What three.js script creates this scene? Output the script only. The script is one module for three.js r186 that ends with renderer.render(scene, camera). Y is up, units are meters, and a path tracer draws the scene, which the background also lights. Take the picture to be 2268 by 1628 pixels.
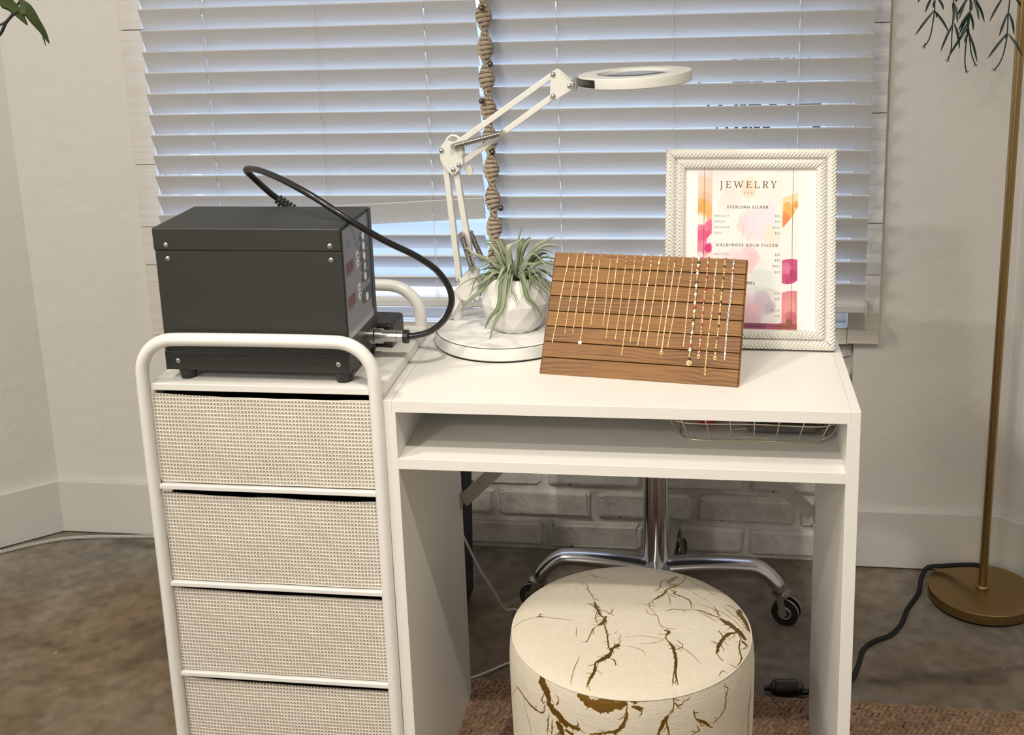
import * as THREE from 'three';
import { RoundedBoxGeometry } from 'three/addons/geometries/RoundedBoxGeometry.js';
import { mergeGeometries, mergeVertices } from 'three/addons/utils/BufferGeometryUtils.js';
import { RectAreaLightUniformsLib } from 'three/addons/lights/RectAreaLightUniformsLib.js';

// ------------------------------------------------------------------ camera, sky, lights, exposure
const scene = new THREE.Scene();
const renderer = new THREE.WebGLRenderer({ antialias: true });
renderer.toneMapping = THREE.LinearToneMapping;
renderer.toneMappingExposure = 1.15;
renderer.shadowMap.enabled = true;
RectAreaLightUniformsLib.init();

const FULL_H = 2207.09, FOCAL = 2649.42;                 // the photograph is the lower part of a taller frame
const camera = new THREE.PerspectiveCamera(2 * Math.atan(FULL_H / 2 / FOCAL) * 180 / Math.PI, 2268 / FULL_H, 0.05, 60);
camera.setViewOffset(2268, FULL_H, 0, 579.09, 2268, 1628);
camera.position.set(0.4391, 1.3566, 1.5182);
camera.rotation.order = 'YXZ';
camera.rotation.set(-0.23658, 0.1624, -0.03573);
camera.updateMatrixWorld();

const SKY = new THREE.Color().setRGB(2.5, 3.25, 4.7);   // bluish open sky, no sun on this side
scene.background = SKY;

const WARM = [1.0, 0.93, 0.805], SOFT = [1.0, 0.955, 0.89];
const LAMPS = [                                           // x, z, intensity, colour of the ceiling panels
  [-0.9, 0.72, 96, WARM],
  [-0.15, 1.2, 30, WARM],
  [-1.3, 3.55, 235, SOFT],
];
const SPOTS = [                                           // track spotlights: from, at, candela, cone half-angle, colour
  [[0.60, 2.58, 1.18], [0.32, 0.80, -0.16], 7, 0.34, WARM],
  [[-0.75, 2.58, 1.75], [0.10, 0.70, -0.05], 4.2, 0.42, WARM],
];
const CEIL = 2.7;

// ------------------------------------------------------------------ helpers
let seed = 7;
const rnd = () => { seed = (seed * 1664525 + 1013904223) >>> 0; return seed / 4294967296; };
const rr = (a, b) => a + (b - a) * rnd();
const V = (x, y, z) => new THREE.Vector3(x, y, z);
const used = {};
function numbered(n) { used[n] = (used[n] ?? -1) + 1; return used[n] ? `${n}_${String(used[n]).padStart(3, '0')}` : n; }
function clean(g) {
  const h = g.index ? g.toNonIndexed() : g;
  for (const k of Object.keys(h.attributes)) if (!['position', 'normal', 'uv'].includes(k)) h.deleteAttribute(k);
  if (!h.attributes.uv) h.setAttribute('uv', new THREE.BufferAttribute(new Float32Array(h.attributes.position.count * 2), 2));
  h.clearGroups?.();
  return h;
}
function merge(list) { const l = list.flat(9).map(clean); return l.length === 1 ? l[0] : mergeGeometries(l); }
function obj(name, geos, mat, parent) {                   // one mesh; a part when it has a parent
  const m = new THREE.Mesh(Array.isArray(geos) ? merge(geos) : geos, mat);
  m.name = parent ? name : numbered(name); m.castShadow = m.receiveShadow = true;
  (parent || scene).add(m);
  return m;
}
function tag(o, label, category, group, kind) {
  Object.assign(o.userData, { label, category }); if (group) o.userData.group = group; if (kind) o.userData.kind = kind; return o;
}
function thing(name, label, category, p = [0, 0, 0], turn = 0, group) {
  const o = new THREE.Group(); o.name = numbered(name); o.position.set(...p); o.rotation.y = turn; scene.add(o);
  return tag(o, label, category, group);
}
function struct(name, geos, mat, parent) { const m = obj(name, geos, mat, parent); if (!parent) { m.name = name; m.userData.kind = 'structure'; } return m; }
const weld = (g) => { g.deleteAttribute('uv'); g.deleteAttribute('normal'); return mergeVertices(g, 1e-5); };   // so that normals run smoothly over the corners
const tr = (g, x = 0, y = 0, z = 0, rx = 0, ry = 0, rz = 0) => { g.applyMatrix4(new THREE.Matrix4().compose(V(x, y, z), new THREE.Quaternion().setFromEuler(new THREE.Euler(rx, ry, rz)), V(1, 1, 1))); return g; };
function metreUV(g, k = 1, swap = false) {                // uv in metres from the dominant side of each face
  g = clean(g); const p = g.attributes.position, n = g.attributes.normal, uv = g.attributes.uv;
  for (let i = 0; i < p.count; i++) {
    const ax = Math.abs(n.getX(i)), ay = Math.abs(n.getY(i)), az = Math.abs(n.getZ(i));
    let u, v;
    if (ay > ax && ay > az) { u = p.getX(i); v = p.getZ(i); } else if (ax > az) { u = p.getZ(i); v = p.getY(i); } else { u = p.getX(i); v = p.getY(i); }
    swap ? uv.setXY(i, v * k, u * k) : uv.setXY(i, u * k, v * k);
  }
  return g;
}
const box = (w, h, d, x, y, z) => metreUV(tr(new THREE.BoxGeometry(w, h, d), x, y, z));
const span = (x0, x1, y0, y1, z0, z1) => box(x1 - x0, y1 - y0, z1 - z0, (x0 + x1) / 2, (y0 + y1) / 2, (z0 + z1) / 2);
const rb = (w, h, d, r, x, y, z, s = 2) => metreUV(tr(new RoundedBoxGeometry(w, h, d, s, Math.min(r, w / 2.01, h / 2.01, d / 2.01)), x, y, z));
const rspan = (x0, x1, y0, y1, z0, z1, r = 0.0008, s = 1) => rb(x1 - x0, y1 - y0, z1 - z0, r, (x0 + x1) / 2, (y0 + y1) / 2, (z0 + z1) / 2, s);
function rod(a, b, r, seg = 16, r2 = r) {                 // capped cylinder from a to b
  const d = b.clone().sub(a), g = new THREE.CylinderGeometry(r2, r, d.length(), seg);
  g.applyQuaternion(new THREE.Quaternion().setFromUnitVectors(V(0, 1, 0), d.normalize())); g.translate((a.x + b.x) / 2, (a.y + b.y) / 2, (a.z + b.z) / 2); return g;
}
function bar(a, b, w, d, r = 0.001) {                     // rectangular bar from a to b, w across in the arm's plane, d deep
  const l = a.distanceTo(b), g = new RoundedBoxGeometry(w, l, d, 1, r);
  g.applyQuaternion(new THREE.Quaternion().setFromUnitVectors(V(0, 1, 0), b.clone().sub(a).normalize())); g.translate((a.x + b.x) / 2, (a.y + b.y) / 2, (a.z + b.z) / 2); return g;
}
function tube(pts, r, seg = 60, rad = 10, closed = false) {
  const c = new THREE.CatmullRomCurve3(pts.map((p) => (p.isVector3 ? p : V(...p))), closed, 'centripetal');
  const g = [new THREE.TubeGeometry(c, seg, r, rad, closed)];
  if (!closed) for (const t of [0, 1]) { const s = new THREE.SphereGeometry(r, rad, 5); const p = c.getPointAt(t); s.translate(p.x, p.y, p.z); g.push(s); }
  return merge(g);
}
const lathe = (pts, seg = 48, start = 0) => new THREE.LatheGeometry(pts.map((p) => new THREE.Vector2(p[0], p[1])), seg, start);
function plate(pts, depth, bevel = 0.0006, round = 0) {   // flat plate from an outline in x, y
  const s = new THREE.Shape();
  const n = pts.length;
  for (let i = 0; i < n; i++) {
    const a = pts[(i + n - 1) % n], b = pts[i], c = pts[(i + 1) % n];
    const la = Math.hypot(a[0] - b[0], a[1] - b[1]), lc = Math.hypot(c[0] - b[0], c[1] - b[1]), k = Math.min(round, la * 0.45, lc * 0.45);
    const p = [b[0] + (a[0] - b[0]) / la * k, b[1] + (a[1] - b[1]) / la * k], q = [b[0] + (c[0] - b[0]) / lc * k, b[1] + (c[1] - b[1]) / lc * k];
    i ? s.lineTo(...p) : s.moveTo(...p);
    if (k) s.quadraticCurveTo(b[0], b[1], ...q);
  }
  s.closePath();
  return new THREE.ExtrudeGeometry(s, { depth, bevelEnabled: bevel > 0, bevelSize: bevel, bevelThickness: bevel, bevelSegments: 1, curveSegments: 5 });
}
function blade(pts, width, thick, side, seg = 12, cross = 6) {   // leaf or blade: a curve with a lens-shaped section; width is a function of 0..1
  const c = new THREE.CatmullRomCurve3(pts, false, 'centripetal'), pos = [], uv = [], idx = [];
  for (let i = 0; i <= seg; i++) {
    const t = i / seg, p = c.getPoint(t), tan = c.getTangent(t), s = side.clone().sub(tan.clone().multiplyScalar(side.dot(tan))).normalize(), n = tan.clone().cross(s);
    const w = Math.max(width(t), 1e-5);
    for (let k = 0; k < cross; k++) {
      const a = k / cross * Math.PI * 2, x = Math.cos(a) * w, y = Math.sin(a) * Math.min(thick, w * 0.7) + 0.35 * x * x / Math.max(w, 1e-5);
      pos.push(p.x + s.x * x + n.x * y, p.y + s.y * x + n.y * y, p.z + s.z * x + n.z * y); uv.push(k / cross, t);
    }
  }
  for (let i = 0; i < seg; i++) for (let k = 0; k < cross; k++) { const a = i * cross + k, b = i * cross + (k + 1) % cross; idx.push(a, b, a + cross, b, b + cross, a + cross); }
  const g = new THREE.BufferGeometry(); g.setAttribute('position', new THREE.Float32BufferAttribute(pos, 3)); g.setAttribute('uv', new THREE.Float32BufferAttribute(uv, 2)); g.setIndex(idx); g.computeVertexNormals(); return g;
}
// ---- noise and textures
function lattice(n, s) { const a = new Float32Array(n * n); let q = s >>> 0; for (let i = 0; i < n * n; i++) { q = (q * 1664525 + 1013904223) >>> 0; a[i] = q / 4294967296; } return a; }
const LAT = lattice(64, 99);
function vnoise(x, y, px, py, o = 0) {                    // value noise, period px by py cells
  const xi = Math.floor(x), yi = Math.floor(y), fx = x - xi, fy = y - yi, sx = fx * fx * (3 - 2 * fx), sy = fy * fy * (3 - 2 * fy);
  const at = (i, j) => LAT[(((((i % px) + px) % px) * 7 + o * 13) & 63) * 64 + (((((j % py) + py) % py) * 5 + o * 29 + i % px * 3) & 63)];
  const a = at(xi, yi), b = at(xi + 1, yi), c = at(xi, yi + 1), d = at(xi + 1, yi + 1);
  return a + (b - a) * sx + (c - a) * sy + (a - b - c + d) * sx * sy;
}
function fbm(u, v, fx, fy, oct, o = 0) { let s = 0, a = 0.5, t = 0; for (let k = 0; k < oct; k++) { s += a * vnoise(u * fx, v * fy, fx, fy, o + k); t += a; a *= 0.55; fx *= 2; fy *= 2; } return s / t; }
function tex(w, h, f, srgb, rx = 1, ry = rx) {            // f(u, v) -> value or [r, g, b] in 0..1
  const d = new Uint8Array(w * h * 4);
  for (let j = 0; j < h; j++) for (let i = 0; i < w; i++) {
    const c = f(i / w, j / h), k = (j * w + i) * 4;
    if (typeof c === 'number') d[k] = d[k + 1] = d[k + 2] = Math.max(0, Math.min(255, c * 255)); else for (let m = 0; m < 3; m++) d[k + m] = Math.max(0, Math.min(255, c[m] * 255));
    d[k + 3] = 255;
  }
  const t = new THREE.DataTexture(d, w, h); t.wrapS = t.wrapT = THREE.RepeatWrapping; t.magFilter = THREE.LinearFilter; t.minFilter = THREE.LinearMipmapLinearFilter; t.generateMipmaps = true; t.repeat.set(rx, ry);
  if (srgb) t.colorSpace = THREE.SRGBColorSpace; t.needsUpdate = true; return t;
}
function canvasTex(w, h, draw, srgb = true) {
  const c = document.createElement('canvas'); c.width = w; c.height = h; draw(c.getContext('2d'), w, h);
  const t = new THREE.CanvasTexture(c); if (srgb) t.colorSpace = THREE.SRGBColorSpace; t.magFilter = THREE.LinearFilter; t.needsUpdate = true; return t;
}
const mix = (a, b, t) => a.map((x, i) => x + (b[i] - x) * t);
const clamp = (x, a = 0, b = 1) => Math.max(a, Math.min(b, x));
const M = (color, roughness, extra = {}) => new THREE.MeshStandardMaterial({ color: typeof color === 'number' || typeof color === 'string' ? color : new THREE.Color().setRGB(...color), roughness, metalness: 0, ...extra });
const P = (color, roughness, extra = {}) => new THREE.MeshPhysicalMaterial({ color: new THREE.Color().setRGB(...color), roughness, metalness: 0, ...extra });

// ------------------------------------------------------------------ materials
const plasterBump = tex(512, 512, (u, v) => { const a = fbm(u, v, 6, 6, 3, 1), b = fbm(u, v, 40, 40, 2, 5); const k = clamp((fbm(u, v, 9, 9, 3, 9) - 0.52) * 4); return 0.5 * a + 0.3 * b + 0.22 * k * fbm(u, v, 22, 22, 2, 3); }, false, 1.25);
const wallPaint = M([0.74, 0.725, 0.695], 0.75, { bumpMap: plasterBump, bumpScale: 0.0036 });
const trimPaint = M([0.70, 0.685, 0.655], 0.55, { bumpMap: plasterBump, bumpScale: 0.0006 });
const ceilPaint = M([0.8, 0.79, 0.77], 0.9);
const floorColor = tex(1024, 1024, (u, v) => {
  const a = fbm(u, v, 4, 4, 5, 2), b = fbm(u, v, 10, 7, 4, 8), vein = Math.abs(fbm(u, v, 5, 7, 4, 4) - 0.5), g = fbm(u, v, 110, 110, 2, 6);
  let c = mix([0.46, 0.385, 0.285], [0.50, 0.475, 0.44], clamp((a - 0.36) * 3.2));
  c = mix(c, [0.60, 0.555, 0.49], clamp((b - 0.55) * 3) * 0.8);
  c = mix(c, [0.26, 0.215, 0.165], clamp(1 - vein * 16) * clamp((fbm(u, v, 8, 8, 2, 11) - 0.40) * 3) * 0.8);
  const s = vnoise(u * 256, v * 256, 256, 256, 3) > 0.985 && vnoise(u * 40, v * 40, 40, 40, 7) > 0.72 ? 0.25 : 0;
  return c.map((x) => x + (g - 0.5) * 0.15 + s);
}, true, 0.42);
const floorRough = tex(512, 512, (u, v) => 0.38 + 0.4 * fbm(u, v, 7, 7, 4, 3), false, 0.42);
const floorMat = M([1, 1, 1], 1, { map: floorColor, roughnessMap: floorRough, bumpMap: plasterBump, bumpScale: 0.0008 });
const laminate = M([0.80, 0.785, 0.745], 0.42);
const whiteEnamel = P([0.80, 0.79, 0.76], 0.28, { clearcoat: 0.5, clearcoatRoughness: 0.15 });
const whiteMetal = P([0.68, 0.675, 0.635], 0.38, { clearcoat: 0.2 });
const slatMat = M([0.63, 0.63, 0.635], 0.45, { bumpMap: tex(512, 256, (u, v) => fbm(u, v, 4, 60, 3, 3), false, 2, 12), bumpScale: 0.0003 });
const chrome = M([0.72, 0.72, 0.74], 0.14, { metalness: 1 });
const steel = M([0.55, 0.54, 0.52], 0.28, { metalness: 1 });
const darkSteel = M([0.36, 0.33, 0.31], 0.28, { metalness: 1 });
const blackPlastic = M([0.012, 0.012, 0.013], 0.4);
const blackRubber = P([0.004, 0.004, 0.0045], 0.35, { clearcoat: 0.4, clearcoatRoughness: 0.12 });
const brass = M([0.36, 0.245, 0.11], 0.34, { metalness: 1, bumpMap: tex(256, 256, (u, v) => vnoise(u * 2, v * 256, 2, 256, 2), false, 1, 3), bumpScale: 0.00006 });
const gold = M([0.92, 0.70, 0.34], 0.28, { metalness: 1 });
const roseGold = M([0.95, 0.58, 0.38], 0.24, { metalness: 1 });
const silver = M([0.9, 0.89, 0.87], 0.2, { metalness: 1 });

// ------------------------------------------------------------------ the room
const BW = -0.975;                                        // face of the wall behind the desk
const CL = [-1.1124, BW], CR = [1.0725, BW];              // its corners; the bay's side walls run outwards from there
const EL = [-2.05, -0.165], ER = [2.0, -0.225];           // where they meet the long side walls
const Z_END = 4.3, TH = 0.12;
{
  const f = span(-2.6, 2.6, -0.08, 0, -1.2, 4.5); struct('floor', f, floorMat);
  struct('ceiling', span(-2.6, 2.6, CEIL, CEIL + 0.1, -1.2, 4.5), ceilPaint);
}
const WIN = { x0: -0.765, x1: 0.741, y0: 0.556, y1: 2.0 };
const BRICK = { x0: -0.80, x1: 0.757, y1: 0.516 };
const wallBack = struct('wall_back', [
  span(CL[0] - 0.15, -0.80, 0, CEIL, BW - TH, BW), span(0.757, CR[0] + 0.15, 0, CEIL, BW - TH, BW),
  span(-0.80, WIN.x0, BRICK.y1, CEIL, BW - TH, BW), span(WIN.x1, 0.757, BRICK.y1, CEIL, BW - TH, BW),
  span(WIN.x0, WIN.x1, BRICK.y1, WIN.y0, BW - TH, BW), span(WIN.x0, WIN.x1, WIN.y1, CEIL, BW - TH, BW),
], wallPaint);
const brickSpeck = tex(512, 512, (u, v) => {
  const a = fbm(u, v, 8, 8, 4, 2), s = fbm(u, v, 60, 60, 2, 5), d = fbm(u, v, 34, 44, 2, 4) > 0.845 && fbm(u, v, 9, 9, 2, 7) > 0.48;
  let c = mix([0.78, 0.765, 0.745], [0.86, 0.85, 0.83], clamp((a - 0.35) * 3)).map((x) => x + (s - 0.5) * 0.05);
  return d ? mix(c, [0.2, 0.18, 0.16], 0.8) : c;
}, true, 2.2);
const brickBump = tex(512, 512, (u, v) => 0.6 * fbm(u, v, 9, 9, 4, 6) + 0.4 * fbm(u, v, 40, 40, 2, 1), false, 2.2);
const brickPaint = M([0.92, 0.92, 0.92], 0.62, { map: brickSpeck, bumpMap: brickBump, bumpScale: 0.004 });
{
  // mortar: an uneven sheet of its own depth behind the bricks
  const g = new THREE.PlaneGeometry(BRICK.x1 - BRICK.x0, BRICK.y1, 150, 60), p = g.attributes.position;
  for (let i = 0; i < p.count; i++) p.setZ(i, 0.005 * fbm(p.getX(i) / 2 + 0.5, p.getY(i) / 2 + 0.5, 40, 40, 3, 3));
  g.computeVertexNormals();
  tr(g, (BRICK.x0 + BRICK.x1) / 2, BRICK.y1 / 2, BW - 0.0150);
  struct('mortar', [metreUV(g), span(BRICK.x0, BRICK.x1, 0, BRICK.y1, BW - TH, BW - 0.016)], brickPaint, wallBack);
  const bl = 0.2125, bh = 0.0655, pitch = 0.2265, course = 0.0762;
  const variants = [0, 1, 2, 3, 4].map((v) => {
    const b = weld(new RoundedBoxGeometry(bl, bh, 0.05, 9, 0.012)), q = b.attributes.position;
    for (let i = 0; i < q.count; i++) {
      const x = q.getX(i), y = q.getY(i), e = fbm(x * 2 + 0.5 + v * 0.17, y * 2 + 0.5 + v * 0.31, 30, 30, 3, v) - 0.5;
      const e2 = fbm(x * 2 + 0.5 + v * 0.41, y * 2 + 0.5 + v * 0.11, 70, 70, 3, v + 4) - 0.5; q.setXYZ(i, x + e * 0.014 + e2 * 0.004, y + e * 0.014 + e2 * 0.005, q.getZ(i) + e * 0.010 + e2 * 0.006);
    }
    b.computeVertexNormals(); return metreUV(b);
  });
  for (let r = 0; r < 7; r++) {
    const y = 0.0085 + r * course + bh / 2, off = r % 2 ? -0.0225 : -0.1345;
    for (let k = -5; k <= 5; k++) {
      const xc = off + k * pitch + bl / 2;
      let a = Math.max(xc - bl / 2, BRICK.x0 + 0.002), b = Math.min(xc + bl / 2, BRICK.x1 - 0.002);
      if (b - a < 0.03) { rr(0, 1); continue; }
      const m = obj('brick', variants[(r * 3 + k + 20) % 5], brickPaint, wallBack);
      m.scale.set((b - a) / bl, Math.min(1, (BRICK.y1 - 0.002 - y) / (bh / 2)), 1);
      m.position.set((a + b) / 2, y, BW - 0.0265 + rr(-0.0012, 0.0012)); m.rotation.z = rr(-0.006, 0.006);
    }
  }
}
function slantWall(name, a, b, out) {                     // a wall from a to b (x, z), thickness away from the room
  const l = Math.hypot(b[0] - a[0], b[1] - a[1]), ang = Math.atan2(-(b[1] - a[1]), b[0] - a[0]);
  const g = metreUV(new THREE.BoxGeometry(l + 0.02, CEIL, TH)), m = struct(name, g, wallPaint);
  const n = [Math.sin(ang) * out, Math.cos(ang) * out];
  m.position.set((a[0] + b[0]) / 2 + n[0] * TH / 2, CEIL / 2, (a[1] + b[1]) / 2 + n[1] * TH / 2); m.rotation.y = ang; return { m, l, ang, n };
}
const wl = slantWall('wall_left', EL, CL, -1), wr = slantWall('wall_right', CR, ER, -1);
struct('wall_far_left', span(EL[0] - TH, EL[0], 0, CEIL, EL[1] - 0.1, Z_END), wallPaint);
struct('wall_far_right', span(ER[0], ER[0] + TH, 0, CEIL, ER[1] - 0.1, Z_END), wallPaint);
struct('wall_front', span(EL[0] - TH, ER[0] + TH, 0, CEIL, Z_END, Z_END + TH), wallPaint);
const BH = 0.136;                                         // baseboards
struct('baseboard_back_left', rspan(CL[0] - 0.004, -0.80, 0.003, BH, BW, BW + 0.013, 0.002), trimPaint);
struct('baseboard_back_right', rspan(0.7575, CR[0] + 0.004, 0.003, BH, BW, BW + 0.013, 0.002), trimPaint);
for (const [name, w, a, b] of [['baseboard_left', wl, EL, CL], ['baseboard_right', wr, CR, ER]]) {
  const m = struct(name, rb(w.l - 0.004, BH - 0.003, 0.013, 0.002, 0, 0, 0, 1), trimPaint);
  m.position.set((a[0] + b[0]) / 2 - w.n[0] * 0.0066, BH / 2 + 0.0015, (a[1] + b[1]) / 2 - w.n[1] * 0.0066); m.rotation.y = w.ang;
}
// window: whitewashed plank casing, white frame, glass with cut vinyl lettering, pavement outside
const plankMap = tex(512, 512, (u, v) => {
  const g = fbm(u, v, 3, 120, 3, 3), l = fbm(u, v, 2, 40, 3, 9), s = 0.86 + 0.05 * (g - 0.5);
  return mix([s, s * 0.98, s * 0.95], [0.82, 0.79, 0.75], clamp((l - 0.55) * 4) * 0.35);
}, true, 2);
const plankMat = M([1, 1, 1], 0.7, { map: plankMap, bumpMap: tex(512, 512, (u, v) => fbm(u, v, 3, 120, 3, 3), false, 2), bumpScale: 0.0007 });
{
  const t1 = struct('trim_1', span(-0.816, WIN.x0, 0.52, 2.03, BW + 0.0005, BW + 0.004), plankMat), t2 = struct('trim_2', span(WIN.x1, 0.803, 0.526, 2.03, BW + 0.0005, BW + 0.004), plankMat);
  const cut = [0.515, 0.683, 0.772, 0.915, 1.212, 1.52, 1.8, 2.03], cutR = [0.520, 0.671, 0.781, 1.009, 1.189, 1.48, 1.75, 2.03];
  for (let i = 0; i < 7; i++) {
    obj('plank', rspan(-0.818, WIN.x0, cut[i] + 0.0007, cut[i + 1] - 0.0007, BW + 0.001, BW + 0.016 + rr(0, 0.0015), 0.001), plankMat, t1);
    obj('plank', rspan(WIN.x1, 0.805, cutR[i] + 0.0007, cutR[i + 1] - 0.0007, BW + 0.001, BW + 0.014 + rr(0, 0.0015), 0.001), plankMat, t2);
  }
  const t3 = struct('trim_3', span(WIN.x0, WIN.x1, 0.519, WIN.y0, BW + 0.0005, BW + 0.004), plankMat);
  for (let i = 0; i < 4; i++) { const a = WIN.x0 + i * (WIN.x1 - WIN.x0) / 4; obj('plank', rspan(a + 0.0007, a + (WIN.x1 - WIN.x0) / 4 - 0.0007, 0.519, WIN.y0, BW + 0.001, BW + 0.015, 0.001), plankMat, t3); }
  struct('trim_4', span(-0.818, 0.805, WIN.y1, 2.07, BW + 0.0005, BW + 0.016), plankMat);

  const vinyl = M([0.80, 0.80, 0.81], 0.35), GZ = -1.055;
  const fr = (x0, x1, y0, y1, w, z0, z1) => [rspan(x0, x0 + w, y0, y1, z0, z1), rspan(x1 - w, x1, y0, y1, z0, z1), rspan(x0 + w, x1 - w, y0, y0 + w, z0, z1), rspan(x0 + w, x1 - w, y1 - w, y1, z0, z1)];
  const w1 = struct('window_1', fr(WIN.x0, WIN.x1, WIN.y0, WIN.y1, 0.022, -1.092, -1.0), vinyl);
  obj('sash', fr(WIN.x0 + 0.022, WIN.x1 - 0.022, WIN.y0 + 0.022, WIN.y1 - 0.022, 0.026, -1.085, -1.03), vinyl, w1);
  obj('pane', span(WIN.x0 + 0.04, WIN.x1 - 0.04, WIN.y0 + 0.04, WIN.y1 - 0.04, GZ - 0.004, GZ), P([1, 1, 1], 0.02, { transmission: 1, thickness: 0, ior: 1.5 }), w1);
  // strokes of the lettering, as far as they show between the slats: [y, then x from and to in pairs]
  const letters = thing('window_lettering', 'fragments of dark vinyl lettering on the window glass behind the right blind', 'lettering', [0, 0, GZ + 0.0006]);
  const rows = [
    [1.1122, 0.499, 0.513, 0.523, 0.55, 0.553, 0.581, 0.584, 0.598, 0.606, 0.617, 0.624, 0.63, 0.655, 0.658],
    [1.0626, 0.429, 0.435, 0.501, 0.54, 0.543, 0.564, 0.591, 0.612],
    [1.015, 0.448, 0.454, 0.472, 0.48, 0.505, 0.513, 0.517, 0.53, 0.535, 0.561, 0.578, 0.593, 0.614, 0.623, 0.631, 0.685],
    [0.9667, 0.467, 0.471, 0.487, 0.493, 0.506, 0.514, 0.522, 0.534, 0.537, 0.543, 0.546, 0.559, 0.565, 0.58, 0.668, 0.684],
  ];
  const lm = M([0.03, 0.035, 0.05], 0.6);
  for (const [y, ...xs] of rows) for (let i = 0; i < xs.length; i += 2) obj('stroke', span(xs[i], xs[i + 1], y - 0.016, y + 0.016, -0.0005, 0.0005), lm, letters);
  const pave = tex(256, 256, (u, v) => { const a = fbm(u, v, 6, 6, 4, 4); return [0.42 + 0.05 * a, 0.43 + 0.05 * a, 0.43 + 0.05 * a]; }, true, 0.5);
  struct('pavement', span(-14, 14, -0.25, -0.15, -30, -1.11), M([1, 1, 1], 0.8, { map: pave }));
}

// ------------------------------------------------------------------ two window blinds
function makeBlind(label, x0, x1, y0, pitch, n, rows, strings, railY, tilt0) {
  const b = thing('window_blind', label, 'blind', [0, 0, -0.905], 0);
  const L = x1 - x0, W = 0.05, T = 0.0026, xc = (x0 + x1) / 2;
  const s = new THREE.Shape(); s.moveTo(-L / 2, -W / 2); s.lineTo(L / 2, -W / 2); s.lineTo(L / 2, W / 2); s.lineTo(-L / 2, W / 2); s.closePath();
  for (const [sx, slot] of strings) if (slot) {
    const h = new THREE.Path(), a = sx - xc - 0.0016, c = 0.0032; h.moveTo(a, -0.012); h.lineTo(a, 0.010); h.lineTo(a + c, 0.010); h.lineTo(a + c, -0.012); h.closePath(); s.holes.push(h);
  }
  const geo = metreUV(new THREE.ExtrudeGeometry(s, { depth: T, bevelEnabled: true, bevelSize: 0.0005, bevelThickness: 0.0005, bevelSegments: 1 }));
  const put = (y, tilt, roll = 0, dz = 0) => {            // y is the upper front edge in the middle of the slat
    const a = tilt * Math.PI / 180, m = obj('slat', geo, slatMat, b);
    m.rotation.order = 'ZXY'; m.rotation.set(Math.PI / 2 - a, 0, roll); m.position.set(xc, y - W / 2 * Math.sin(a), -W / 2 * Math.cos(a) + dz);
  };
  for (let k = 1; y0 + k * pitch < 1.95; k++) put(y0 + k * pitch, tilt0);
  for (let k = 0; k < n; k++) put(y0 - k * pitch, tilt0 + rr(-0.5, 0.5));
  for (const r of rows) put(...r);
  obj('headrail', rspan(x0, x1, 1.945, 1.995, -0.045, 0.012, 0.003), slatMat, b);
  obj('bottom_rail', [rspan(x0, x1, railY, railY + 0.018, -0.045, 0.004, 0.003), rspan(x0, x1, railY + 0.014, railY + 0.02, -0.043, -0.002, 0.002), rspan(x1 - 0.001, x1 + 0.003, railY - 0.001, railY + 0.021, -0.047, 0.006, 0.001)], slatMat, b);
  const cm = M([0.72, 0.70, 0.67], 0.8);
  for (const [sx] of strings) {
    const z = [0.0018, -0.0235];
    obj('ladder_cord', [...z.map((q) => rod(V(sx, railY + 0.01, q), V(sx, 1.95, q), 0.0006, 6)), rod(V(sx + 0.0006, railY + 0.01, -0.011), V(sx + 0.0006, 1.95, -0.011), 0.0006, 6)], cm, b);
  }
  return b;
}
makeBlind('left white slatted window blind with one slat hanging askew near its bottom', -0.743, -0.016, 1.2585, 0.0448, 10,
  [[0.831, 70, 0.052, 0.003], [0.769, 47, 0.002], [0.723, 43, 0.001], [0.677, 40, 0.001]], [[-0.604, 1], [-0.359, 0], [-0.126, 1]], 0.6085, 62.8);
makeBlind('right white slatted window blind, evenly closed, behind the picture frame', 0.005, 0.768, 1.2185, 0.0458, 13, [], [[0.147, 1], [0.38, 0], [0.627, 1]], 0.6055, 63.5);

// ------------------------------------------------------------------ desk
const DK = { W: 0.6448, D: 0.4063, H: 0.75, t: 0.0162, tb: 0.0174, tj: 0.0113 };
{
  const d = thing('desk', 'small white laminate desk with an open shelf under its top, in front of the blinds', 'desk');
  const { W, D, H, t, tb, tj } = DK;
  const side = (s) => {
    const x = (v) => (s < 0 ? v : W - v), pr = [[0, 0.006], [t, 0.006], [t, H - tb], [tj, H - tb], [tj, H], [0, H]].map(([a, b]) => [x(a), b]);
    if (s > 0) pr.reverse();
    return tr(plate(pr, D - 0.0008, 0.0004), 0, 0, -D + 0.0004);
  };
  obj('side_panel', side(-1), laminate, d); obj('side_panel', side(1), laminate, d);
  obj('tabletop', rspan(tj + 0.0005, W - tj - 0.0005, H - tb + 0.0003, H, -D, 0, 0.0006, 2), laminate, d);
  obj('shelf', rspan(t + 0.0004, W - t - 0.0004, 0.6474, 0.6633, -D, -0.0002, 0.0006, 2), laminate, d);
  obj('back_panel', rspan(t + 0.0004, W - t - 0.0004, 0.6637, H - tb, -D, -D + 0.004), laminate, d);
  const strip = M([0.42, 0.41, 0.38], 0.45, { metalness: 0.6 });
  for (const s of [-1, 1]) {
    const x = (v) => (s < 0 ? v : W - v), a = V(x(t + 0.0035), 0.405, -D + 0.012), b = V(x(0.262), 0.645, -D + 0.012);
    obj('brace', [bar(a, b, 0.024, 0.0016, 0.0005), rod(V(x(0.045), 0.442, -D + 0.0135), V(x(0.045), 0.442, -D + 0.016), 0.004, 10), bar(V(x(t + 0.001), 0.392, -D + 0.011), V(x(t + 0.001), 0.424, -D + 0.011), 0.0016, 0.018, 0.0004)], strip, d);
  }
}

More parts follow.
